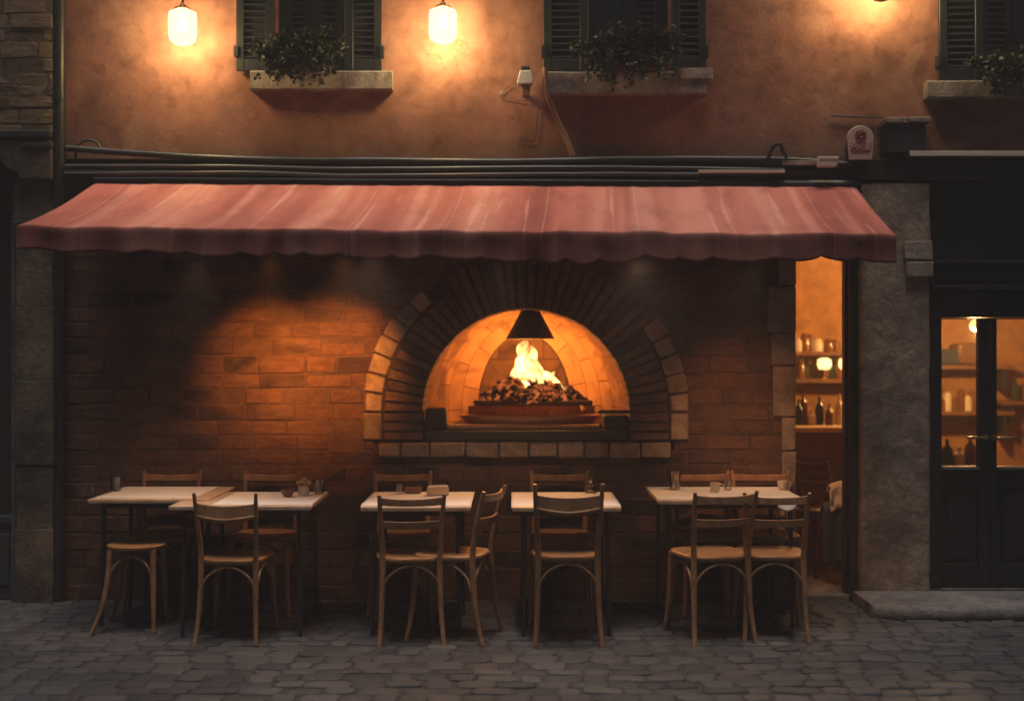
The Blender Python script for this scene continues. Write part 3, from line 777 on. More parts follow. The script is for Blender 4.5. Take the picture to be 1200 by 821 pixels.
# ------------------------------------------------------------------ window plants
def plant(x0, x1, zs, hmax, label, seed, density, trail):
    rnd = random.Random(seed)
    t = thing('window_plant', label, 'plant', ((x0+x1)/2, -.07, zs), group='plants on the window sills')
    W = (x1-x0)/2
    p = MB(); p.box(-W*.6, W*.6, -.05, .05, 0.006, .075); p.build('planter', M['terracotta'], t, bevel=.008)
    st, lf = MB(), MB()
    for k in range(int(density)):
        bx = rnd.uniform(-.75, .75)*W; by = rnd.uniform(-.04, .04)
        a = rnd.random()
        env = .55 + .45*math.exp(-((bx/W-.25)/.5)**2)
        if a < trail:
            e = Vector((bx+rnd.uniform(-.1,.1), -.115-rnd.uniform(0,.03), -rnd.uniform(.02,.13)))
            mid = Vector(((bx+e.x)/2, -.11, rnd.uniform(.07,.12)))
        else:
            e = Vector((bx+rnd.uniform(-.16,.16), by+rnd.uniform(-.09,.04), .06+rnd.uniform(.2,1.0)*hmax*env))
            mid = Vector(((bx*1.6+e.x*.4)/2, by, e.z*.6))
        pts = spline([Vector((bx, by, .06)), mid, e], 7)
        st.tube(pts, lerp_list([.0032, .0022, .001], len(pts)), 5)
        for q in pts[3:]:
            for _ in range(rnd.randint(2, 4)):
                d = Vector((rnd.uniform(-1,1), rnd.uniform(-1,.6), rnd.uniform(-.7,.9))).normalized()
                L = rnd.uniform(.018, .042); wdt = L*rnd.uniform(.28,.42)
                s_ = d.cross(Vector((rnd.uniform(-1,1), rnd.uniform(-1,1), rnd.uniform(-1,1)))).normalized()*wdt
                c = q + Vector((rnd.uniform(-.012,.012), rnd.uniform(-.012,.012), rnd.uniform(-.012,.012)))
                up = d.cross(s_).normalized()*L*.12
                if c.y + .07 > .0: c.y = -.075
                lf.quad(c, c+d*L*.5+s_+up, c+d*L, c+d*L*.5-s_+up)
    st.build('stems', M['stem'], t)
    lf.build('foliage', M['leaf'], t, recalc=False)
plant(X(305), X(402), Z(86), .22, 'bushy dark green plant spilling over the sill of the window between the two glowing lamps', 2, 120, .3)
plant(X(672), X(795), Z(87), .25, 'dark spreading plant on the long sill beside the rusty conduit', 3, 135, .18)
plant(X(1118), X(1268), Z(97), .17, 'sparse plant in the shade on the window sill at the right edge', 4, 110, .22)

# ------------------------------------------------------------------ cables, conduit and small wall fittings
def cable(name, pts, r, label, cat='cable', mat='cable', n=10, group=None, wob=.004):
    P = spline(pts, 14)
    P = [p + Vector((0, mnoise.noise(p*2.1)*wob, mnoise.noise(p*2.7+Vector((5,5,5)))*wob)) for p in P]
    o = MB().tube(P, r, n).build(name, M[mat], smooth=True, angle=80)
    return tag(o, label, cat, group)
yb = -.075
cable('cable', [(X(82), yb, Z(176)), (X(180), yb, Z(183)), (X(300), yb, Z(189)), (X(440), yb, Z(190)), (X(600), yb, Z(191)), (X(760), yb, Z(188.5)), (X(925), yb, Z(190)), (X(998), yb, Z(196))], .022,
      'topmost thick black cable sagging along the foot of the terracotta wall')
cable('cable', [(X(84), yb-.035, Z(198)), (X(260), yb-.035, Z(198.5)), (X(430), yb-.035, Z(201)), (X(640), yb-.035, Z(199)), (X(820), yb-.035, Z(201)), (X(914), yb-.035, Z(203))], .017,
      'middle black cable between the top cable and the awning roller')
cable('cable', [(X(84), yb-.06, Z(207)), (X(300), yb-.06, Z(206)), (X(420), yb-.06, Z(209)), (X(640), yb-.06, Z(207)), (X(815), yb-.06, Z(208))], .013,
      'thin lowest cable running just above the back of the awning')
cable('cable', [(X(92), -.05, Z(192)), (X(93), -.06, Z(176)), (X(103), -.06, Z(167)), (X(115), -.06, Z(168)), (X(122), -.055, Z(177))], .008,
      'thin looped cable bending over the top cable beside the downpipe')
tag(MB().box(X(815), X(915), -.135, -.118, Z(206), Z(202.5)).build('conduit', M['ceramic'], bevel=.003), 'pale cream cable duct just above the right part of the awning', 'cable duct')
tag(MB().box(X(912), X(951), -.125, -.1, Z(196.5), Z(191.5)).build('conduit', M['sill'], bevel=.003), 'short dull grey duct ending at the small white box', 'cable duct')
jb = MB().box(X(951), X(973), -.19, -.13, Z(200), Z(189)).build('junction_box', M['whitebox'], bevel=.008)
tag(jb, 'small white junction box on the dark ledge left of the number plate', 'junction box')
MB().box(X(950), X(974), -.195, -.188, Z(191.5), Z(188.5)).build('lid', M['whitebox'], jb, bevel=.002)
hk = MB(); hk.tube(spline([(X(896), -.11, Z(196)), (X(897), -.13, Z(184)), (X(902), -.14, Z(175)), (X(909), -.14, Z(173)), (X(913), -.13, Z(182)), (X(918), -.12, Z(188))], 6), .013, 8)
tag(hk.build('cable_hook', M['iron'], bevel=.002), 'bent black iron hook standing up from the cables near the white box', 'hook')

cd = MB(); cd.tube(spline([(X(638), -.115, Z(84)), (X(638.5), -.115, Z(98)), (X(640), -.115, Z(114)), (X(644), -.10, Z(124)), (X(652), -.05, Z(141)), (X(662), -.035, Z(161)), (X(671), -.035, Z(184))], 9), .019, 12)
tag(cd.build('drain_pipe', M['pipe'], smooth=True, angle=60), 'rusty slanting pipe from the middle window sill down to the cables', 'pipe')

fl = thing('floodlight', 'small white box floodlight on the wall left of the rusty pipe', 'floodlight', (X(615.5), -.0, Z(98)))
h = MB(); a = X(606)-X(615.5)
h.prism([(-.045, -.035), (.045, -.03), (.052, .0), (.035, .055), (-.035, .055), (-.045, .02), (-.056, -.025)], -.15, -.05)
h.build('housing', M['whitebox'], fl, bevel=.006)
MB().box(-.028, .028, -.14, -.06, .0565, .085).build('top_knob', M['iron'], fl, bevel=.006)
k = MB(); k.prism([(-.03, -.037), (.035, -.037), (.022, -.105), (-.02, -.105)], -.13, -.06); k.box(-.012, .012, -.06, .0, -.09, -.06)
k.build('bracket', M['pipe'], fl, bevel=.004)
wp = spline([(X(598), -.012, Z(101)), (X(590), -.012, Z(106)), (X(586), -.012, Z(114)), (X(600), -.012, Z(116.5)), (X(617), -.014, Z(119)), (X(630), -.012, Z(115))], 7)
tag(MB().tube(wp, .0028, 6).build('wire', M['cable']), 'thin loose wire looping on the plaster under the floodlight', 'wire')
wp = spline([(X(631), -.012, Z(126)), (X(629), -.012, Z(145)), (X(626.5), -.012, Z(165)), (X(618), -.012, Z(165.5)), (X(608), -.012, Z(164))], 7)
tag(MB().tube(wp, .0024, 6).build('wire', M['cable']), 'thin wire hanging straight down between floodlight and slanting pipe', 'wire')

# keystone shaped enamel number plate with emblem
def plate():
    x, y = X(1008, -.16), -.16; zc = Z(167, y)
    t = thing('number_plate', 'rounded pale enamel plate with brown emblem and red letters', 'sign', (x, y, zc))
    sc = 1/S(y)
    pts = [(-13*sc, -20.5*sc)]
    for k in range(0, 19):
        a = pi - pi*k/18; pts.append((15.5*sc*cos(a), (5+14.5*sin(a))*sc))
    pts.append((13.5*sc, -20.5*sc))
    MB().prism(pts, -.012, .012).build('plate', M['sign'], t, bevel=.005)
    MB().box(-.05, .05, .012, .155, -.07, .05).build('bracket', M['iron'], t)
    e = MB(); rr = 5.6*sc; c = Vector((0, -.0135, 8.2*sc))
    # ring emblem with an inner curl and a short stem
    ring = [c + Vector((rr*cos(2*pi*k/32), 0, rr*sin(2*pi*k/32))) for k in range(33)]
    e.tube(ring, 1.3*sc, 6, cap=False)
    curl = [c + Vector((rr*(.75-.6*k/20)*cos(.6+k*.42), -.0015, rr*(.75-.6*k/20)*sin(.6+k*.42))) for k in range(21)]
    e.tube(curl, 1.2*sc, 6)
    e.tube([c + Vector((.3*sc, 0, -rr)), c + Vector((-.3*sc, 0, -rr-3*sc))], 1.0*sc, 6)
    e.build('emblem', M['signbrown'], t)
    def text(body, size, ext, mat, name, dy, off):
        cu = bpy.data.curves.new('tmp', 'FONT'); cu.body = body; cu.size = size; cu.extrude = ext; cu.align_x = 'CENTER'; cu.align_y = 'CENTER'; cu.offset = off
        o = bpy.data.objects.new('tmp', cu); COL.objects.link(o)
        dg = bpy.context.evaluated_depsgraph_get(); me = bpy.data.meshes.new_from_object(o.evaluated_get(dg))
        COL.objects.unlink(o); bpy.data.objects.remove(o)
        q = bpy.data.objects.new(name, me); COL.objects.link(q); me.materials.clear(); me.materials.append(mat)
        q.parent = t; q.rotation_euler = (R(90), 0, 0); q.location = (0, dy, -6.2*sc)
    text('MKU', 11.2*sc, .0015, M['signred'], 'lettering', -.0128, .0055)
    text('MKU', 11.2*sc, .0012, M['sign'], 'lettering_face', -.0150, -.0004)
    l = MB(); l.box(-10*sc, 10.5*sc, -.0145, -.011, -12.2*sc, -10.6*sc); l.build('underline', M['signred'], t)
plate()
ms = thing('wall_bracket', 'dark box bracket with pale ledge on top right of the number plate', 'bracket', (X(1061, -.12), 0, Z(184)))
MB().box(-.13, .12, -.17, -.0, -.0, Z(152)-Z(184)).build('box', M['fascia'], ms, bevel=.008)
q = MB(); w = .145
q.box(-w, -.006, -.19, -.0, Z(150)-Z(184), Z(143.5)-Z(184), jit=.003); q.box(.004, w+.005, -.19, -.0, Z(149.5)-Z(184), Z(143)-Z(184), jit=.003)
q.build('ledge', M['sill'], ms, bevel=.006)
tag(MB().tube(spline([(X(974), -.018, Z(136)), (X(1003), -.02, Z(137.5)), (X(1034), -.02, Z(138))], 6), .006, 8).build('cable', M['cable']), 'short thin cable on the plaster above the number plate', 'cable')
tag(MB().box(X(1057), BX1, -.172, -.14, Z(187.5)-.003, Z(184)+.012, jit=.003).build('ledge_flashing', M['ceramic'], bevel=.003), 'thin pale metal flashing along the ledge above the dark shop front', 'flashing')

# ------------------------------------------------------------------ awning
def awning():
    aw = thing('awning', 'faded red fabric awning with scalloped valance over the tables', 'awning', (X(556), 0, Z(215)))
    O = aw.location
    yB, yF = -.10, -1.20
    bl = Vector((X(113, yB), yB, Z(214, yB))); brr = Vector((X(1002, yB), yB, Z(219, yB)))
    fl_ = Vector((X(20, yF), yF, Z(266, yF))); fr = Vector((X(1050, yF), yF, Z(276, yF)))
    def top(u, v):
        a = bl.lerp(brr, u); b = fl_.lerp(fr, u); p = a.lerp(b, v)
        sag = -.020*sin(pi*v)*(1+.5*sin(u*43)) - .006*abs(sin(u*pi*14))*sin(pi*v)
        wr = .010*mnoise.noise(Vector((u*26, v*1.3, 0)))*(.3+v) + .004*mnoise.noise(Vector((u*70, v*2.5, 3)))
        front = -.010*(1-u)*0 + .008*mnoise.noise(Vector((u*9, 7, 0)))*v
        return p + Vector((0, 0, sag+wr+front)) - O
    m = MB(); m.grid(top, 220, 24, uv=lambda u, v: (u, v))
    m.build('canopy', M['fabric'], aw, smooth=True, angle=180, solid=.004)
    def val(u, v):
        p = top(u, 1.0) + Vector((0, -.001, .000))
        uu = u + .012*sin(u*17+1)+.008*sin(u*41)
        n = 21
        sc = abs(sin(uu*pi*n))**0.7 * min(1, .2+u*2.2) * (.85+.7*mnoise.noise(Vector((u*7, 4, 2))))
        hgt = .128 + .036*sc + .012*mnoise.noise(Vector((u*16, 1, 1))) + .02*math.exp(-((u-.6)/.12)**2)
        fold = .013*sin(uu*pi*n*2+1.0)*v + .022*mnoise.noise(Vector((u*30, v*.8, 9)))*v
        curl = -.012*v**3
        return p + Vector((0, -.006*min(1, v*6)+fold+curl, -hgt*v))
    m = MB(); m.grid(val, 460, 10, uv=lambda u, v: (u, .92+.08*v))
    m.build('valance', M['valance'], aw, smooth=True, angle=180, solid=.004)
    b = MB(); b.tube([fl_ + Vector((.01, .03, -.03)) - O, fr + Vector((-.01, .03, -.03)) - O], .024, 12)
    b.build('front_bar', M['whitebox'], aw, smooth=True, angle=60)
    r = MB(); r.tube([bl + Vector((-.02, .02, .012)) - O, brr + Vector((.02, .02, .012)) - O], .036, 14)
    r.build('roller', M['iron'], aw, smooth=True, angle=60)
    for u in (.06, .5, .94):
        a = bl.lerp(brr, u) + Vector((0, .0, -.05)) - O; c = fl_.lerp(fr, u) + Vector((0, .04, -.04)) - O
        el = a.lerp(c, .5) + Vector((.25 if u < .5 else -.25, 0, -.11))
        q = MB(); q.tube([a, el], .018, 8); q.tube([el, c], .016, 8); q.lathe([(0,-.03),(.026,-.03),(.026,.03),(0,.03)], el, 12)
        q.build('folding_arm', M['whitebox'], aw, smooth=True, angle=50)
    return aw
awning()

# small lamps clipped under the awning, their warm pools fall on the brick wall
def under_lamp(x, label, target, power, size, blend, col=(1.0, .45, .11)):
    y, z = -1.06, 2.235
    t = thing('spot_lamp', label, 'lamp', (x, y, z), group='small lamps under the awning')
    d = (Vector(target) - Vector((x, y, z))).normalized()
    q = d.to_track_quat('Z', 'Y').to_matrix()
    m = MB(); m.lathe([(0, -.05), (.022, -.05), (.03, -.03), (.04, .045), (.036, .045), (.026, -.028), (0, -.03)], (0,0,0), 18)
    bmesh.ops.rotate(m.bm, verts=m.bm.verts[:], cent=(0,0,0), matrix=q)
    m.build('shade', M['iron'], t, smooth=True, angle=50)
    m = MB(); m.lathe([(0, -.022), (.018, -.016), (.02, 0), (.012, .014), (0, .018)], (0,0,0), 14)
    bmesh.ops.rotate(m.bm, verts=m.bm.verts[:], cent=(0,0,0), matrix=q)
    m.build('bulb', M['bulb'], t, smooth=True, angle=180)
    MB().tube([(0,0,.02), (0, .0, .06)], .007, 8).build('stalk', M['iron'], t)
    L = bpy.data.lights.new('lamp_light', 'SPOT'); L.energy = power; L.color = col; L.spot_size = size; L.spot_blend = blend; L.shadow_soft_size = .045
    o = bpy.data.objects.new('lamp_light', L); COL.objects.link(o); o.parent = t
    o.location = d*.05; o.rotation_euler = (-d).to_track_quat('Z', 'Y').to_euler()
under_lamp(X(318, -1.06), 'small black spot lamp under the awning between the two left tables', (X(312), 0, Z(430)), 165, R(46), 1.0, (1.0, .33, .05))
under_lamp(X(405, -1.06), 'small black spot lamp under the awning just left of the oven', (X(392), 0, Z(432)), 225, R(50), 1.0, (1.0, .33, .05))
under_lamp(X(850, -1.06), 'small black spot lamp under the awning right of the oven', (X(875), 0, Z(520)), 44, R(54), 1.0, (1.0, .42, .15))
under_lamp(X(440, -1.06), 'small black spot lamp under the awning above the table with the napkin holder', (X(430), -2.7, 0), 80, R(100), 1.0, (1.0, .60, .36))
under_lamp(X(745, -1.06), 'small black spot lamp under the awning above the gap right of the centre table', (X(735), -2.7, 0), 72, R(100), 1.0, (1.0, .60, .36))
under_lamp(X(235, -1.06), 'small black spot lamp under the awning above the two left wooden tables', (X(235), -.72, .75), 60, R(78), 1.0, (1.0, .60, .35))
under_lamp(X(590, -1.06), 'small black spot lamp under the awning above the centre tables', (X(580), -.70, .75), 52, R(84), 1.0, (1.0, .60, .35))
under_lamp(X(880, -1.06), 'small black spot lamp under the awning above the wide right table', (X(865), -.62, .75), 52, R(76), 1.0, (1.0, .60, .35))

# ------------------------------------------------------------------ oven
ov = thing('pizza_oven', 'arched brick pizza oven built into the wall with a fire burning inside', 'oven', (CX, 0, Z(535)))
def oven():
    O = Vector(ov.location)
    def L(x, y, z): return Vector((x, y, z)) - O
    rnd = random.Random(21)
    # mortar ring behind the radial bricks
    def ring(m, r0, r1, y0, y1, a0, a1, n):
        for k in range(n):
            A, B = a0+(a1-a0)*k/n, a0+(a1-a0)*(k+1)/n
            c = [(r0,A),(r1,A),(r1,B),(r0,B)]
            P = [[m.bm.verts.new(L(CX+r*cos(t), y, CZ+r*sin(t))) for r, t in c] for y in (y0, y1)]
            m.bm.faces.new(P[0]); m.bm.faces.new(list(reversed(P[1])))
            for i in range(4): m.bm.faces.new((P[0][i], P[1][i], P[1][(i+1)%4], P[0][(i+1)%4]))
    zb = Z(516)
    m = MB(); ring(m, RI+.003, RM+.06, -.010, .24, 0, pi, 48); bmesh.ops.remove_doubles(m.bm, verts=m.bm.verts[:], dist=1e-5)
    for sx in (-1, 1):
        a, b = sorted((CX+sx*(RI+.003), CX+sx*(RM+.06))); m.box(a-O.x, b-O.x, -.010, .24, zb-O.z, CZ-O.z)
    m.build('arch_mortar', M['archmortar'], ov)
    m = MB(); n = 40
    def wedge(r0, r1, A, B, y0, y1):
        c = [(r0,A),(r1,A),(r1,B),(r0,B)]
        P = [[m.bm.verts.new(L(CX+r*cos(t)+rnd.uniform(-.003,.003), y, CZ+r*sin(t)+rnd.uniform(-.003,.003))) for r, t in c] for y in (y0, y1)]
        m.bm.faces.new(P[0]); m.bm.faces.new(list(reversed(P[1])))
        for i in range(4): m.bm.faces.new((P[0][i], P[1][i], P[1][(i+1)%4], P[0][(i+1)%4]))
    for k in range(n):
        A, B = pi*k/n, pi*(k+1)/n; mid = (A+B)/2
        r1 = RM - .012 + (.10 if R(38) < mid < R(128) else 0) + rnd.uniform(-.006,.006)
        wedge(RI+rnd.uniform(-.002,.002), r1, A+.007, B-.007, -.020-rnd.uniform(0,.014), .25)
    nb_ = 3
    for sx in (-1, 1):
        for k in range(nb_):
            z0 = zb+(CZ-zb)*k/nb_; z1 = zb+(CZ-zb)*(k+1)/nb_
            a, b = sorted((CX+sx*(RI+rnd.uniform(-.005,.005)), CX+sx*(RM-.012)))
            m.box(a-O.x, b-O.x, -.022-rnd.uniform(0,.012), .25, z0+.005-O.z, z1-.005-O.z, jit=.003)
    m.build('arch_bricks', M['archbrick'], ov, bevel=.006, seg=2, smooth=True, angle=60)
    # pale stone surround either side
    for a0, a1, nn, sx in ((R(0), R(36), 5, 1), (R(130), R(180), 7, -1)):
        m = MB()
        for k in range(nn):
            A, B = a0+(a1-a0)*k/nn, a0+(a1-a0)*(k+1)/nn
            wedge(RM+.004, RO+rnd.uniform(-.012,.012), A+.006, B-.006, -.014-rnd.uniform(0,.012), .06)
        a, b = sorted((CX+sx*(RM+.004), CX+sx*RO)); m.box(a-O.x, b-O.x, -.022, .06, zb+.004-O.z, CZ-.004-O.z, jit=.003)
        m.build('arch_surround', M['palestone'], ov, bevel=.01, smooth=True, angle=60)
    # sill course of pale blocks
    m = MB(); x = X(443); xe = X(790)
    while x < xe-.05:
        w = min(rnd.uniform(.15, .24), xe-x)
        m.box(x+.004-O.x, x+w-.004-O.x, -.045-rnd.uniform(0,.012), .02, Z(535)-O.z+rnd.uniform(-.008,.004), Z(518)-O.z, jit=.004); x += w
    m.build('sill_course', M['palestone'], ov, bevel=.012, smooth=True, angle=60)
    m = MB(); m.box(CX-RI-.3-O.x, CX+RI+.3-O.x, .0, .3, Z(535)-O.z, Z(517)-O.z); m.build('sill_bed', M['archmortar'], ov)
    # chamber: half dome running back from the arch, open into a flue niche at the back
    r0 = RI+.03; Dp = 1.0; ue = .80
    def dome(u, v):
        t = pi*1.16*v - pi*.08; f = u*ue
        r = r0*max(cos(f*pi/2), 0)**.62; y = .22 + Dp*sin(f*pi/2)*.80
        return L(CX+r*cos(t), y, CZ+r*sin(t)*(1+.55*f*f/(ue*ue)))
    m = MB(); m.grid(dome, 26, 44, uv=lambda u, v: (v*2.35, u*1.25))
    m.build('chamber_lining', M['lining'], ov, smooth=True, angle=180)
    fe = ue*pi/2; re = r0*cos(fe)**.62; ye = .22+Dp*sin(fe)*.80
    def niche(u, v):
        t = pi*1.3*v - pi*.15; return L(CX+re*cos(t)*1.0, ye+.42*u, CZ+re*sin(t)*1.55)
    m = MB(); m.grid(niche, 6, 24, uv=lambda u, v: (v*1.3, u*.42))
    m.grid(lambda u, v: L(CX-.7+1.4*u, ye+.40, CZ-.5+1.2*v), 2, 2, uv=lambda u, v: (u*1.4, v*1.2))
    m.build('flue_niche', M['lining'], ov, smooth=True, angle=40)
    # hearth
    zh = Z(497, .1)
    m = MB(); m.box(CX-RI-.06-O.x, CX+RI+.06-O.x, .20, 1.5, zh-.1-O.z, zh-.004-O.z)
    m.box(X(524)-O.x, X(704)-O.x, .035, .199, zh-.03-O.z, zh-O.z)
    m.build('hearth', M['hearth'], ov, bevel=.008)
    m = MB(); m.box(CX-RI+.015-O.x, CX+RI-.015-O.x, -.012, .198, Z(517)+.002-O.z, zh-.034-O.z); m.build('hearth_front', M['soot'], ov, bevel=.01)
    # iron blocks at both sides of the mouth
    m = MB(); m.box(CX-RI+.012-O.x, X(524)-.004-O.x, .01, .19, zh-.03-O.z, Z(478)-O.z, jit=.006); m.build('mouth_block', M['soot'], ov, bevel=.012)
    m = MB(); m.box(X(708)-O.x, CX+RI-.012-O.x, .01, .19, zh-.03-O.z, Z(486)-O.z, jit=.006); m.box(X(700)-O.x, X(745)-O.x, -.04, .0, Z(484)-O.z, Z(480)-O.z); m.build('mouth_block', M['soot'], ov, bevel=.012)
    # fire plinth and trapezoid tray
    yt = .40; zt = Z(475, yt)
    m = MB(); m.prism([(X(548, yt)-O.x, yt+.06), (X(698, yt)-O.x, yt+.06), (X(690, yt)-O.x, .92), (X(556, yt)-O.x, .92)], zh-.004-O.z, zt-O.z-.002, 'z'); m.build('plinth', M['hearth'], ov, bevel=.01)
    m = MB()
    poly = [(X(556, yt)-O.x, yt), (X(693, yt)-O.x, yt), (X(676, .8)-O.x, .86), (X(574, .8)-O.x, .86)]
    m.prism(poly, zt-O.z, zt+.018-O.z, 'z')
    for i in range(4):
        a, b = poly[i], poly[(i+1)%4]; m.tube([(a[0], a[1], zt+.024-O.z), (b[0], b[1], zt+.024-O.z)], .012, 8)
    m.build('fire_tray', M['soot'], ov, bevel=.003)
    # hood
    yh = .50
    m = MB(); zz0, zz1 = Z(397, yh), Z(354, yh)
    m.lathe([(.03, zz1-zz0+.10), (.034, zz1-zz0), (.164, .012), (.170, .0), (.160, .002), (.028, zz1-zz0-.02)], (X(621.5, yh)-O.x, yh, zz0-O.z), 28)
    m.build('hood', M['soot'], ov, smooth=True, angle=40)
    return zh, zt
zh, zt = oven()

# wide copper pan on the hearth
pan = MB(); pan.lathe([(0, .012), (.40, .012), (.46, .05), (.475, .055), (.48, .048), (.43, .0), (0, .0)], (0,0,0), 64, 1.0, .42)
po = pan.build('pizza_pan', M['pan'], smooth=True, angle=50); po.location = (X(621, .25), .285, zh+.001)
tag(po, 'wide shallow copper pan lying on the hearth in front of the fire', 'pan')

# heap of burning wood and embers
def embers():
    rnd = random.Random(4); m = MB()
    x0, y0 = X(624, .5), .58
    for k in range(170):
        a = rnd.uniform(0, 2*pi); rr = math.sqrt(rnd.random())
        px, py = rr*cos(a), rr*sin(a)
        hgt = .205*(1-rr**1.5)
        x = x0 + px*.36; y = y0 + py*.20; z = zt+.035+hgt*rnd.uniform(.55, 1.0)
        ln = rnd.uniform(.08, .20); th = rnd.uniform(-.9, .9); tl = rnd.uniform(-.45, .35) - px*.5
        d = Vector((cos(th)*cos(tl), sin(th)*cos(tl), sin(tl)))
        if rnd.random() < .4: d = Vector((d.x*.5, -abs(d.y)-.5, d.z-.3)).normalized()
        c = Vector((x, y, z)); r_ = rnd.uniform(.013, .026)
        cv = Vector((rnd.uniform(-1,1), rnd.uniform(-1,1), 1.0))*ln*rnd.uniform(.0,.16)
        P = [c-d*ln*.5-cv, c-d*ln*.18, c+d*ln*.18, c+d*ln*.5-cv]
        m.tube(P, [r_*.6, r_, r_*.95, r_*.55], 7)
    m.lathe([(.34, .0), (.30, .03), (.20, .07), (.1, .09), (0, .095)], (x0, y0, zt+.02), 24, 1.0, .55)
    o = m.build('embers', M['ember'], smooth=True, angle=70)
    tag(o, 'heap of burning wood and glowing embers on the oven tray', 'embers', kind='stuff')
embers()

def flame():
    m = MB(); y = .55
    def tongue(pts, rad):
        P = spline([Vector((X(a, y), y+dy, Z(b, y))) for a, b, dy in pts], 10)
        m.tube(P, lerp_list(rad, len(P)), 16, flat=.8)
    tongue([(624, 451, 0), (620, 440, 0), (615, 428, .01), (617, 417, .01), (613, 408, .01), (618, 399, .01)], [.085, .090, .074, .064, .050, .010])
    tongue([(632, 449, -.01), (628, 437, 0), (622, 424, .0), (624, 413, .0), (621, 404, .0)], [.06, .060, .054, .036, .006])
    tongue([(608, 448, .02), (605, 439, .02), (608, 429, .02), (604, 420, .03)], [.05, .046, .030, .005])
    tongue([(608, 447, .02), (624, 443, .01), (639, 442, -.01), (650, 448, -.03), (663, 457, -.05)], [.04, .060, .058, .040, .006])
    tongue([(640, 447, -.02), (646, 440, -.02), (650, 435, -.01)], [.04, .026, .005])
    o = m.build('fire_flame', M['flame'], smooth=True, angle=180)
    tag(o, 'bright white and yellow flame leaping from the embers under the oven hood', 'flame')
    for nm, x, zpx, e, rad in (('flame_light', 618, 408, 35.0, .12), ('flame_light', 640, 432, 6.0, .07)):
        Lt = bpy.data.lights.new(nm, 'POINT'); Lt.energy = e; Lt.color = (1.0, .37, .07); Lt.shadow_soft_size = rad
        lo = bpy.data.objects.new(nm, Lt); COL.objects.link(lo); lo.location = (X(x, y), y+(-.16 if x == 640 else .06), Z(zpx, y)); lo.parent = o
flame()

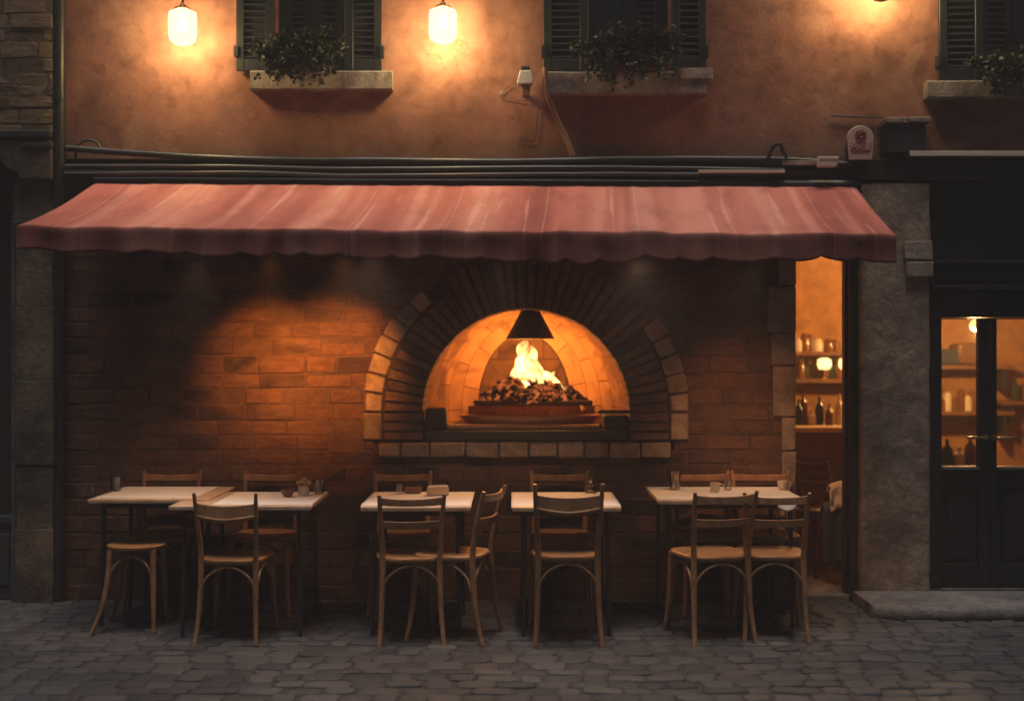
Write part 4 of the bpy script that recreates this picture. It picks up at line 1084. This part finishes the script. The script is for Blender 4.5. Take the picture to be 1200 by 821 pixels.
# ------------------------------------------------------------------ chairs
def make_chair(kind, mats=('chair', 'seat')):
    t = thing('bistro_chair', 'x', 'chair')
    W, Sx = M[mats[0]], M[mats[1]]
    hs = .488
    topz = .855 if kind == 'A' else .885
    for s in (-1, 1):
        m = MB(); P = spline([(s*.182, -.245, 0), (s*.170, -.205, .16), (s*.164, -.186, .34), (s*.163, -.180, hs), (s*.168, -.198, .62), (s*.177, -.228, .76), (s*.184, -.255, topz)], 7)
        m.tube(P, lerp_list([.0125, .0155, .0175, .0175, .0155, .0135, .0105], len(P)), 10)
        m.build('rear_leg', W, t, smooth=True, angle=70)
        m = MB(); P = spline([(s*.172, .150, hs-.02), (s*.175, .162, .34), (s*.182, .178, .16), (s*.198, .205, 0)], 7)
        m.tube(P, lerp_list([.0185, .0185, .0150, .0115], len(P)), 10)
        m.build('front_leg', W, t, smooth=True, angle=70)
    # seat
    m = MB(); out = []
    n = 48
    for k in range(n):
        a = 2*pi*k/n; c, s_ = cos(a), sin(a); e = 2/3.4
        x = (abs(c)**e)*(1 if c >= 0 else -1); y = (abs(s_)**e)*(1 if s_ >= 0 else -1)
        wd = .195 + .018*y
        out.append((x*wd, -.005 + y*.200))
    rings = []
    for sc, z in ((.93, hs-.034), (.985, hs-.030), (1.0, hs-.018), (.995, hs-.006), (.96, hs), (.86, hs-.002), (.6, hs-.008), (.25, hs-.011)):
        rings.append([m.bm.verts.new((x*sc, y*sc, z)) for x, y in out])
    m.bm.faces.new(list(reversed(rings[0])))
    for A, B in zip(rings, rings[1:]):
        for k in range(n): m.bm.faces.new((A[k], A[(k+1)%n], B[(k+1)%n], B[k]))
    m.bm.faces.new(rings[-1])
    m.build('seat', Sx, t, smooth=True, angle=60)
    # bent arches under the seat
    def arch(p0, p1, top, name):
        m = MB(); P0, P1 = Vector(p0), Vector(p1); pts = []
        for k in range(15):
            u = k/14; q = P0.lerp(P1, u); q.z = P0.z + (top-P0.z)*(sin(pi*u)**.55); pts.append(q)
        m.tube(pts, .0085, 8); m.build(name, W, t, smooth=True, angle=70)
    arch((-.166, -.190, .30), (.166, -.190, .30), hs-.046, 'arch_brace')
    arch((-.178, .166, .30), (.178, .166, .30), hs-.046, 'arch_brace')
    for s in (-1, 1): arch((s*.168, -.175, .30), (s*.176, .155, .30), hs-.046, 'arch_brace')
    def rail(z0, z1, dip, dip2, name, hw, yb):
        m = MB()
        def pt(u, v, off):
            x = (u*2-1)*hw; c = 1-(u*2-1)**2
            zt_, zb_ = z1 - dip*c, z0 - dip2*c
            return (x, yb - .030*c + off, zb_+(zt_-zb_)*v)
        nu, nv = 18, 3
        F_ = [[m.bm.verts.new(pt(i/nu, j/nv, -.008)) for j in range(nv+1)] for i in range(nu+1)]
        B_ = [[m.bm.verts.new(pt(i/nu, j/nv, .008)) for j in range(nv+1)] for i in range(nu+1)]
        for i in range(nu):
            for j in range(nv):
                m.bm.faces.new((F_[i][j], F_[i+1][j], F_[i+1][j+1], F_[i][j+1])); m.bm.faces.new((B_[i][j+1], B_[i+1][j+1], B_[i+1][j], B_[i][j]))
            m.bm.faces.new((F_[i][nv], F_[i+1][nv], B_[i+1][nv], B_[i][nv])); m.bm.faces.new((B_[i][0], B_[i+1][0], F_[i+1][0], F_[i][0]))
        for i in (0, nu):
            for j in range(nv): m.bm.faces.new((F_[i][j], F_[i][j+1], B_[i][j+1], B_[i][j]))
        m.build(name, W, t, smooth=True, angle=50, bevel=.003)
    if kind == 'A':
        rail(.792, .838, .010, .004, 'top_rail', .178, -.238)
        rail(.662, .702, .004, .006, 'back_slat', .170, -.210)
    else:
        rail(.735, .825, .014, .022, 'top_rail', .178, -.232)
        m = MB(); m.tube(spline([(-.170, -.238, .750), (-.09, -.268, .738), (0, -.276, .731), (.09, -.268, .738), (.170, -.238, .750)], 5), .008, 8); m.build('back_slat', W, t, smooth=True, angle=70)
    return t

protoA = make_chair('A'); protoB = make_chair('B')
used = set()
def chair(kind, px, Yc, rz, label, scale=1.0, group='wooden bistro chairs around the tables', Yp=None):
    src = protoA if kind == 'A' else protoB
    o = src if kind not in used else copy_tree(src)
    used.add(kind)
    o.location = (X(px, Yc if Yp is None else Yp), Yc, .0); o.rotation_euler = (0, 0, rz); o.scale = (scale,)*3
    o['label'] = label; o['category'] = 'chair'; o['group'] = group
    return o
# nearer row, backs towards the street   (rear feet are at Yc-.245)
YN = -1.08
chair('B', 268, YN+.02, R(-4), 'wooden chair with broad curved back rail in front of the table with the yellow flowers', .955, Yp=-1.28)
chair('A', 477, YN, R(7), 'two-slat wooden chair just left of the chair seen sideways, at the napkin holder table', .985, Yp=-1.28)
chair('A', 530, YN+.02, R(72), 'wooden chair seen from its side, its back slanting to the right', 1.0, Yp=-1.10)
chair('B', 665, YN-.02, R(1), 'tall wooden chair with a single broad back rail standing alone before the centre table', 1.02, Yp=-1.30)
chair('A', 838, YN+.02, R(13), 'wooden two-slat chair at the wide right table, its seat further left than its neighbour', 1.0, Yp=-1.28)
chair('A', 912, YN+.08, R(-3), 'wooden two-slat chair at the right end of the wide table by the doorway', .985, Yp=-1.22)
# row against the wall, facing the street; only the back rails show above the tables
YB = -.335
for px, rz, kind, lab, sc in ((202, R(181), 'A', 'dark chair by the brick wall behind the leftmost table, only its back rail showing', 1.0),
                          (318, R(178), 'A', 'chair by the wall behind the table with the yellow flowers', 1.0),
                          (474, R(183), 'A', 'chair by the wall behind the middle-left table with the napkin holder', 1.0),
                          (655, R(179), 'A', 'chair by the wall behind the centre table under the oven', 1.0),
                          (824, R(184), 'A', 'left one of two chairs by the wall behind the wide right table', 1.0),
                          (890, R(178), 'A', 'right one of two chairs by the wall behind the wide right table', 1.0)):
    chair(kind, px, YB, rz, lab, sc, Yp=-.1)

def stool():
    t = thing('wooden_stool', 'backless wooden stool with splayed legs under the leftmost table', 'stool', (X(160, -.85), -.84, 0))
    m = MB(); m.lathe([(0, .47), (.15, .47), (.168, .478), (.170, .492), (.155, .500), (0, .492)], (0, 0, 0), 32, 1.02, .95)
    m.build('seat', M['seat'], t, smooth=True, angle=50)
    for (sx, sy) in ((-1,-1), (1,-1), (1,1), (-1,1)):
        m = MB(); P = spline([(sx*.125, sy*.11, .475), (sx*.135, sy*.125, .3), (sx*.165, sy*.15, .13), (sx*.215, sy*.175, 0)] if sx < 0 else [(sx*.125, sy*.11, .475), (sx*.13, sy*.12, .3), (sx*.135, sy*.135, .13), (sx*.14, sy*.15, 0)], 6)
        m.tube(P, lerp_list([.017, .018, .015, .012], len(P)), 10); m.build('leg', M['chair'], t, smooth=True, angle=70)
    for sy in (-1, 1):
        MB().tube(spline([(-.14, sy*.125, .30), (-.08, sy*.12, .40), (0, sy*.12, .44), (.08, sy*.12, .40), (.132, sy*.122, .30)], 5), .009, 8).build('arch_brace', M['chair'], t, smooth=True, angle=70)
stool()

# ------------------------------------------------------------------ tables
def table(pxl, pxr, Yf, Yb_, h, label, mat='tabletop', wooden_leg=None):
    xl, xr = X(pxl, Yf), X(pxr, Yf)
    t = thing('bistro_table', label, 'table', ((xl+xr)/2, (Yf+Yb_)/2, 0), group='small tables in front of the oven wall')
    w, d = (xr-xl)/2, (Yb_-Yf)/2
    MB().box(-w, w, -d, d, h-.026, h).build('tabletop', M[mat], t, bevel=.006)
    m = MB(); m.box(-w+.06, w-.06, -d+.06, d-.06, h-.058, h-.0265); m.build('apron', M['iron'], t, bevel=.004)
    for sx in (-1, 1):
        for sy in (-1, 1):
            x, y = sx*(w-.075), sy*(d-.08)
            MB().tube([(x, y, h-.03), (x+sx*.012, y+sy*.012, 0)], [.015, .012], 8).build('leg', M['iron'], t, smooth=True, angle=60)
    return t, w, d
YF = -1.16
tables = [
    table(102, 246, -.90, -.20, .765, 'leftmost pale wooden table in the dark corner, set back behind its neighbour'),
    table(197, 363, YF, -.42, .757, 'pale wooden table with white paper, yellow flowers and glasses'),
    table(422, 551, YF, -.40, .752, 'small table covered in white paper with a napkin holder, left of the centre table'),
    table(600, 728, YF, -.40, .750, 'small white covered centre table directly below the oven'),
    table(772, 944, -.92, -.20, .762, 'wide white covered table on the right with cups, next to the doorway'),
]
def paper(ti, x0, x1, y0, y1, h, label, drop=(0,), seed=1, edge=0.0):
    """thin sheet lying on a table, coordinates relative to the table centre; front edge may hang over"""
    t = tables[ti][0]; c = t.location
    m = MB()
    def fn(u, v):
        x = x0+(x1-x0)*u; y = y0+(y1-y0)*v
        z = h + .0025 + .003*max(0, mnoise.noise(Vector((u*5+seed*3, v*4, seed))))
        if edge and v < .12:
            k = (0.12-v)/.12; z -= edge*k*(.8+.5*mnoise.noise(Vector((u*6, seed, 0)))); y = y0+(y1-y0)*.12*(1-.12*k) - .012*k
        return (x, y, z)
    m.grid(fn, 24, 24)
    o = m.build('paper_cover', M['paper'], smooth=True, angle=180, solid=.0022)
    o.location = (c.x, c.y, 0)
    tag(o, label, 'paper cover')
    return o
def T(i): return tables[i][1], tables[i][2]
w, d = T(0); paper(0, -w*.93, w*.72, -d-.012, d*.94, .765, 'off-white paper covering most of the leftmost table in the dark corner', seed=2, edge=.03)
w, d = T(1); paper(1, -w*.42, w+.004, -d-.006, d*.9, .757, 'white paper mat on the table with the yellow flowers', seed=3, edge=.018)
w, d = T(2); paper(2, -w-.004, w+.004, -d-.008, d-.01, .752, 'white paper covering the table with the napkin holder', seed=4, edge=.016)
w, d = T(3); paper(3, -w-.004, w+.004, -d-.008, d-.01, .750, 'white paper covering the centre table below the oven', seed=5, edge=.016)
w, d = T(4); paper(4, -w-.004, w+.004, -d-.008, d-.01, .762, 'white paper covering the wide table by the doorway', seed=6, edge=.02)

def on_table(i, px, Yw): return X(px, Yw), Yw, (.765, .757, .752, .750, .762)[i] + .0075
def tumbler(i, px, Yw, h, r, label):
    m = MB(); m.lathe([(0, .004), (r*.78, .004), (r, h), (r*.93, h), (r*.72, .012), (0, .012)], (0,0,0), 20)
    o = m.build('glass', M['glass'], smooth=True, angle=50); o.location = on_table(i, px, Yw)
    tag(o, label, 'glass')
tumbler(0, 136, -.5, .085, .036, 'clear tumbler on the leftmost table')
tumbler(0, 107, -.62, .045, .022, 'tiny shot glass at the left end of the leftmost table')
tumbler(1, 374, -.62, .090, .036, 'clear tumbler right of the yellow flowers')
tumbler(2, 468, -.55, .060, .026, 'small glass left of the napkin holder')
tumbler(4, 791, -.40, .115, .038, 'tall clear glass at the left end of the wide right table')
tumbler(4, 853, -.45, .065, .027, 'small glass right of the white cup on the wide right table')
# flower jar
x, y, z = on_table(1, 356, -.68)
fj = thing('flower_jar', 'little jar of yellow flowers on white paper', 'flowers', (x, y, z))
MB().lathe([(0, .0), (.030, .0), (.034, .02), (.030, .05), (.024, .055), (0, .05)], (0,0,0), 18).build('jar', M['ceramic'], fj, smooth=True, angle=50)
m = MB(); rnd = random.Random(6)
for k in range(90):
    a, b = rnd.uniform(0, 2*pi), rnd.uniform(.1, 1); c = Vector((cos(a)*.045*b, sin(a)*.04*b, .058+rnd.uniform(0,.042)*(1.2-b*.6)))
    dd = Vector((rnd.uniform(-1,1), rnd.uniform(-1,1), rnd.uniform(-.3,1))).normalized(); ss = dd.orthogonal().normalized()*.007
    m.quad(c-dd*.008, c+ss, c+dd*.011, c-ss)
m.build('blossoms', M['yellow'], fj, recalc=False)
m = MB()
for k in range(9):
    a = k*.7; m.tube([(0,0,.03), (cos(a)*.02, sin(a)*.02, .06), (cos(a)*.035, sin(a)*.03, .085)], .002, 5)
m.build('stems', M['stem'], fj)
m = MB(); m.lathe([(0, .0), (.022, .0), (.038, .022), (.041, .042), (.037, .042), (.033, .024), (0, .008)], (0,0,0), 20)
o = m.build('bowl', M['brownbowl'], smooth=True, angle=50); o.location = on_table(1, 337, -.74); tag(o, 'small brown bowl left of the yellow flowers', 'bowl')
# napkin holder
x, y, z = on_table(2, 513, -.62)
nh = thing('napkin_holder', 'small wooden holder with paper napkins on the white covered table', 'napkin holder', (x, y, z), R(8))
m = MB(); m.box(-.065, .065, -.03, .03, 0, .008); m.box(-.065, .065, -.03, -.024, .0085, .05); m.box(-.065, .065, .024, .03, .0085, .05); m.build('holder', M['tabletop'], nh, bevel=.002)
MB().box(-.058, .058, -.018, .018, .009, .058, jit=.002).build('napkins', M['paper'], nh, bevel=.003)
o = MB().box(-.05, .05, -.028, .028, 0, .034).build('matchbox', M['brownbowl'], bevel=.004); o.location = on_table(2, 484, -.5); tag(o, 'brown flat box left of the napkin holder', 'box')
# glass candlestick
x, y, z = on_table(3, 692, -.48)
cs = MB(); cs.lathe([(0, 0), (.034, .0), (.036, .006), (.012, .014), (.008, .03), (.018, .042), (.024, .055), (.016, .066), (.008, .074), (.012, .088), (.009, .1), (0, .1)], (0,0,0), 18)
o = cs.build('candlestick', M['glass'], smooth=True, angle=50); o.location = (x, y, z); tag(o, 'small glass candlestick at the back of the centre table', 'candlestick')
def cup(px, Yw, label):
    x, y, z = on_table(4, px, Yw)
    t = thing('cup', label, 'cup', (x, y, z))
    MB().lathe([(0, .0), (.022, .0), (.030, .02), (.033, .055), (.030, .055), (.027, .022), (0, .008)], (0,0,0), 20).build('body', M['ceramic'], t, smooth=True, angle=50)
    MB().tube(spline([(.031, 0, .045), (.05, 0, .042), (.05, 0, .022), (.028, 0, .016)], 5), .0035, 6).build('handle', M['ceramic'], t, smooth=True)
cup(838, -.52, 'white cup near the middle of the wide right table')
cup(917, -.40, 'white cup at the right end of the wide table by the doorway')
# folded napkin and hanging papers at the wide table
def hanging(px, label, wd, seed):
    Yw = -.935; m = MB()
    def fn(u, v):
        return ((u-.5)*wd, -.010-.02*sin(pi*u)*v, -.012-.050*v*(.6+.4*sin(pi*u)) )
    m.grid(fn, 10, 6); o = m.build('paper_napkin', M['paper'], smooth=True, angle=180, solid=.002)
    o.location = (X(px, Yw), Yw, .766); tag(o, label, 'napkin')
hanging(922, 'white napkin drooping over the front edge of the wide table behind the right-hand chair', .11, 1)

# ------------------------------------------------------------------ things inside the restaurant
bc = thing('bar_counter', 'brown wooden bar counter seen through the open doorway', 'counter', (X(960, 1.3), 1.3, 0.012))
MB().box(-.75, .65, .06, .5, 0, 1.0).build('body', M['roomwood'], bc, bevel=.01)
MB().box(-.8, .7, 0, .55, 1.0005, 1.045).build('countertop', M['tabletop'], bc, bevel=.01)
for k in range(3):
    MB().box(-.70+k*.45, -.30+k*.45, .040, .0595, .15, .85).build('panel', M['roomwood'], bc, bevel=.008)
def wall_shelf(px, Y0, z, w, label, n):
    t = thing('wall_shelf', label, 'shelf', (X(px, Y0), Y0, z))
    MB().box(-w/2, w/2, 0, .30, -.035, 0).build('board', M['roomwood'], t, bevel=.004)
    for k in range(n):
        x = -w/2+.08+(w-.16)*k/max(n-1, 1); MB().box(x-.015, x+.015, .02, .30, -.20, -.036).build('bracket', M['iron'], t)
    return t
YS = 2.90
wall_shelf(975, YS, Z(444, YS), .95, 'upper wooden wall shelf with bottles seen through the open doorway', 2)
wall_shelf(975, YS-.002, Z(412, YS), .9, 'top shelf with jars in the open doorway above the bottle shelf', 2)
wall_shelf(1130, YS, Z(482, YS), .9, 'wooden shelf with bowls seen through the left glass shop door', 2)
wall_shelf(1130, YS, Z(428, YS), .9, 'higher shelf with dark cloth bundles seen through the left glass shop door', 2)
wall_shelf(1235, YS, Z(470, YS), .9, 'wooden shelf seen through the right glass shop door', 2)
def bottle(x, Yw, z, h, r, mat, label, group):
    m = MB(); m.lathe([(0, 0), (r, 0), (r, h*.55), (r*.8, h*.68), (r*.32, h*.78), (r*.30, h), (0, h)], (0,0,0), 16)
    o = m.build('bottle', M[mat], smooth=True, angle=50); o.location = (x, Yw, z); tag(o, label, 'bottle', group)
rnd = random.Random(14)
z = Z(444, YS)
for k, px in enumerate((938, 945, 968, 976, 983)):
    bottle(X(px, YS+.12), YS+.12+rnd.uniform(-.03,.03), z+.0005, rnd.uniform(.18, .26), rnd.uniform(.03, .04), ('jarglass', 'greenbottle')[k%2], 'dark bottle standing on the bottle shelf inside the doorway', 'bottles on the shelf inside the doorway')
z = Z(412, YS)
for k, px in enumerate((936, 943, 950, 958, 971, 979)):
    m = MB(); r_, hh = rnd.uniform(.035, .055), rnd.uniform(.1, .2); m.lathe([(0, 0), (r_, 0), (r_*1.1, hh*.4), (r_, hh*.8), (r_*.6, hh*.86), (r_*.65, hh), (0, hh)], (0,0,0), 16)
    o = m.build('jar', M[('ceramic', 'jarglass', 'roomwood')[k%3]], smooth=True, angle=50); o.location = (X(px, YS+.12), YS+.12, z+.0005)
    tag(o, 'round jar on the top shelf inside the open doorway', 'jar', 'jars on the top shelf inside the doorway')
for k, px in enumerate((1106, 1124, 1140)):
    m = MB(); r_ = (.07, .10, .075)[k]; m.lathe([(0, 0), (r_*.5, 0), (r_, .07), (r_*.93, .07), (r_*.45, .012), (0, .012)], (0,0,0), 20)
    o = m.build('bowl', M[('brownbowl', 'ceramic', 'brownbowl')[k]], smooth=True, angle=50); o.location = (X(px, YS+.14), YS+.14, Z(482, YS)+.0005)
    tag(o, ('small brown bowl left on the shelf behind the shop door glass', 'large pale bowl in the middle of the shelf behind the shop door glass', 'small brown bowl right on the shelf behind the shop door glass')[k], 'bowl')
for k, (px, wd, hh, mt) in enumerate(((1108, .2, .14, 'jacket'), (1134, .26, .2, 'roomwood'))):
    o = MB().box(-wd/2, wd/2, -.1, .1, 0, hh, jit=.012).build('cloth_bundle', M[mt], bevel=.03, seg=3, smooth=True); o.location = (X(px, YS+.14), YS+.14, Z(428, YS)+.0005)
    tag(o, ('dark blue folded cloth bundle on the high shelf behind the shop door', 'taller brown bundle on the high shelf behind the shop door')[k], 'cloth')
for k, px in enumerate((1190, 1203, 1222, 1250)):
    bottle(X(px, YS+.12), YS+.12, Z(470, YS)+.0005, .2+.03*(k%2), .04, ('greenbottle', 'jarglass')[k%2], 'bottle on the shelf behind the right glass shop door', 'bottles behind the right shop door')
z = 1.0575
for k, px in enumerate((936, 943, 951, 962, 972, 985)):
    hh = (.2, .26, .12, .22, .16, .24)[k]; bottle(X(px, 1.6), 1.6+.05*(k%2), z, hh, .034, ('greenbottle', 'jarglass', 'ceramic')[k%3], 'bottle on the bar counter inside the open doorway', 'bottles on the bar counter')
for k, px in enumerate((1104, 1111, 1119, 1127, 1135, 1143)):
    hh = (.12, .17, .13, .2, .14, .18)[k]; m = MB(); m.lathe([(0, 0), (.035, 0), (.04, hh*.4), (.036, hh*.85), (.022, hh*.9), (.024, hh), (0, hh)], (0,0,0), 14)
    o = m.build('jar', M[('jarglass', 'ceramic', 'roomwood')[k%3]], smooth=True, angle=50); o.location = (X(px, YS+.03), YS+.05, Z(482, YS)+.0005)
    tag(o, 'jar at the back of the bowl shelf behind the left glass shop door', 'jar', 'jars behind the left shop door')
# display table inside, with crates of goods
dt = thing('display_table', 'wooden display table with goods inside behind the left shop door glass', 'table', (X(1130, 1.0), 1.0, .012))
MB().box(-.5, .5, 0, .5, .70, .74).build('tabletop', M['roomwood'], dt, bevel=.006)
for sx in (-1, 1):
    for yy in (.05, .45): MB().box(sx*.46-.025, sx*.46+.025, yy-.025, yy+.025, 0, .6995).build('leg', M['roomwood'], dt)
for k, (px, mt, hh) in enumerate(((1110, 'greenbottle', .22), (1124, 'ceramic', .16), (1137, 'jarglass', .25))):
    bottle(X(px, 1.25), 1.25, .7525, hh, .045, mt, ('green bottle left on the display table in the shop', 'short pale bottle in the middle of the display table', 'tall amber bottle right on the display table')[k], 'bottles on the display table')
# lamps in the room
def pendant(x, y, z, r, label, power, mat='bulb'):
    t = thing('pendant_lamp', label, 'lamp', (x, y, z))
    MB().lathe([(0, -r), (r*.6, -r*.8), (r, 0), (r*.6, r*.8), (0, r)], (0,0,0), 20).build('globe', M[mat], t, smooth=True, angle=180)
    MB().tube([(0, 0, r), (0, 0, 2.9-z)], .006, 6).build('cord', M['iron'], t)
    Lt = bpy.data.lights.new('room_light', 'POINT'); Lt.energy = power; Lt.color = (1.0, .50, .15); Lt.shadow_soft_size = r*1.05
    o = bpy.data.objects.new('room_light', Lt); COL.objects.link(o); o.parent = t; o.location = (0, -.0, -r*1.6)
pendant(X(1143, 1.9), 1.9, Z(381, 1.9), .05, 'small glowing globe lamp seen through the left glass shop door', 120)
pendant(X(975, 2.0), 2.0, 2.52, .09, 'globe lamp hanging inside the open doorway above the bar', 44)
for px, lab in ((966, 'little glowing shade lamp on the bottle shelf in the doorway'), (991, 'little glowing lamp at the right end of the bottle shelf in the doorway')):
    t = thing('shelf_lamp', lab, 'lamp', (X(px, YS+.05), YS+.05, Z(444, YS)+.0005))
    MB().lathe([(0, 0), (.03, 0), (.03, .01), (.008, .02), (.008, .08), (0, .08)], (0,0,0), 14).build('base', M['brass'], t, smooth=True)
    MB().lathe([(.0, .10), (.045, .085), (.062, .12), (.058, .17), (.03, .185), (0, .185)], (0,0,0), 18).build('shade', M['bulb'], t, smooth=True, angle=180)

# seat with a jacket and white cloth just inside the doorway
ic = make_chair('A', ('chairdark', 'chairdark')); ic.location = (X(982, .75), .78, .012); ic.rotation_euler = (0, 0, R(-62))
ic['label'] = 'dark chair inside the doorway with a jacket and white cloth over its back'; ic['category'] = 'chair'
ic2 = copy_tree(ic); ic2.location = (X(936, .95), .98, .012); ic2.rotation_euler = (0, 0, R(150)); ic2['label'] = 'dark empty chair inside the doorway in front of the bar counter'
def drape(name, px0, px1, py0, py1, Y0, mat, label, cat, seed):
    m = MB(); x0, x1, z0, z1 = X(px0, Y0), X(px1, Y0), Z(py1, Y0), Z(py0, Y0)
    def fn(u, v):
        # sheet hung over a rail: front flap, fold, back flap
        x = x0+(x1-x0)*u - .03*(v if v < .6 else 0)*(1-u)
        if v < .6: y = -.045 - .02*sin(u*9+seed) - .03*mnoise.noise(Vector((u*4, v*4, seed))); z = z0+(z1-z0)*(v/.6)
        else:
            k = (v-.6)/.4; y = -.045+.13*k; z = z1 + .03*sin(pi*k) - (z1-z0)*.3*max(0, k-.5)
        z -= .035*(1-u)**2
        return (x, Y0+y, z)
    m.grid(fn, 22, 26)
    o = m.build(name, M[mat], smooth=True, angle=180, solid=.012); tag(o, label, cat)
drape('jacket', 964, 1000, 590, 655, .40, 'jacket', 'dark blue jacket hanging over the chair inside the doorway', 'jacket', 1)
drape('cloth', 972, 1000, 568, 592, .36, 'paper', 'white cloth lying over the jacket on the chair inside the doorway', 'cloth', 2)

# ------------------------------------------------------------------ unseen house row added across the street to block low sky light
def added_opposite():
    t = thing('added_opposite_house', 'added ochre house row across the street, out of view, blocking low sky light from the restaurant', 'building', (0, -12.2, 0))
    m = MB(); xs = [-26+4*k for k in range(14)]; H = 11.5
    zr = [(0, 1.0), (1.0, 2.6), (2.6, 4.4), (4.4, 6.2), (6.2, 7.8), (7.8, 9.4), (9.4, H)]
    for k in range(13):
        x0, x1 = xs[k], xs[k+1]
        for j, (a, b) in enumerate(zr):
            if j in (1, 3, 5):
                m.box(x0, x0+1.45, -.4, 0, a, b); m.box(x0+2.55, x1, -.4, 0, a, b)
            else: m.box(x0, x1, -.4, 0, a, b)
    m.build('wall', M['plaster'], t)
    MB().box(-26.2, 26.2, -.5, .45, H+.001, H+.2).build('eaves', M['fascia'], t)
    MB().box(-26, 26, -.42, -.402, 0, H).build('inner_wall', M['fascia'], t)
    for k in range(13):
        for a, b in ((1.0, 2.6), (4.4, 6.2), (7.8, 9.4)):
            f = MB(); x0 = xs[k]+1.45; f.box(x0, x0+.06, -.2, -.1, a, b); f.box(x0+1.04, x0+1.1, -.2, -.1, a, b); f.box(x0+.06, x0+1.04, -.2, -.1, a, a+.06); f.box(x0+.06, x0+1.04, -.2, -.1, b-.06, b); f.box(x0+.52, x0+.58, -.2, -.1, a+.06, b-.06)
            w = f.build('window', M['shutter'], t)
            MB().box(x0+.06, x0+1.04, -.17, -.16, a+.06, b-.06).build('pane', M['darkglass'], w)
added_opposite()

# ------------------------------------------------------------------ light
world = bpy.data.worlds.new('World'); scene.world = world; world.use_nodes = True
nt = world.node_tree; bg = nt.nodes['Background']
sky = nt.nodes.new('ShaderNodeTexSky'); sky.sky_type = 'NISHITA'; sky.sun_disc = False
SUN_EL, SUN_ROT = R(78), R(184)
sky.sun_elevation = SUN_EL; sky.sun_rotation = SUN_ROT; sky.air_density = 1.0; sky.dust_density = 1.0; sky.ozone_density = 1.0
nt.links.new(sky.outputs[0], bg.inputs[0]); bg.inputs[1].default_value = 0.012
sl = bpy.data.lights.new('sun', 'SUN'); sl.energy = 1.6; sl.angle = R(20); sl.color = (1.0, .94, .92)
so = bpy.data.objects.new('sun', sl); COL.objects.link(so)
so.rotation_euler = (R(90)-SUN_EL, 0, R(-4))

hz = NT('haze_air'); hz.n.remove(hz.b)
pv = hz.node('ShaderNodeVolumePrincipled'); pv.inputs['Color'].default_value = (.86, .87, .95, 1); pv.inputs['Density'].default_value = 0.0085; pv.inputs['Anisotropy'].default_value = 0.15
hz.link(pv.outputs[0], hz.out.inputs['Volume'])
tag(MB().box(-62, 62, -62, 44, -1.1, 13.5).build('haze', hz.m), kind='stuff')

cam = bpy.data.cameras.new('camera'); co = bpy.data.objects.new('camera', cam); COL.objects.link(co)
co.location = (0, -CAM_D, CAM_H); co.rotation_euler = (R(90), 0, 0)
cam.sensor_fit = 'HORIZONTAL'; cam.sensor_width = 36; cam.lens = 36*F/1200; cam.dof.use_dof = True; cam.dof.focus_distance = 7.5; cam.dof.aperture_fstop = .9
cam.clip_end = 300; cam.clip_start = .05
scene.camera = co
vs = scene.view_settings
scene.display_settings.display_device = 'sRGB'
vs.view_transform = 'Standard'; vs.look = 'None'; vs.exposure = 0; vs.gamma = 1; vs.use_curve_mapping = False
scene.render.filter_size = 1.8
scene.cycles.use_denoising = True
scene.cycles.max_bounces = 8; scene.cycles.diffuse_bounces = 4
scene.cycles.sample_clamp_indirect = 6
scene.cycles.volume_step_rate = 1.0
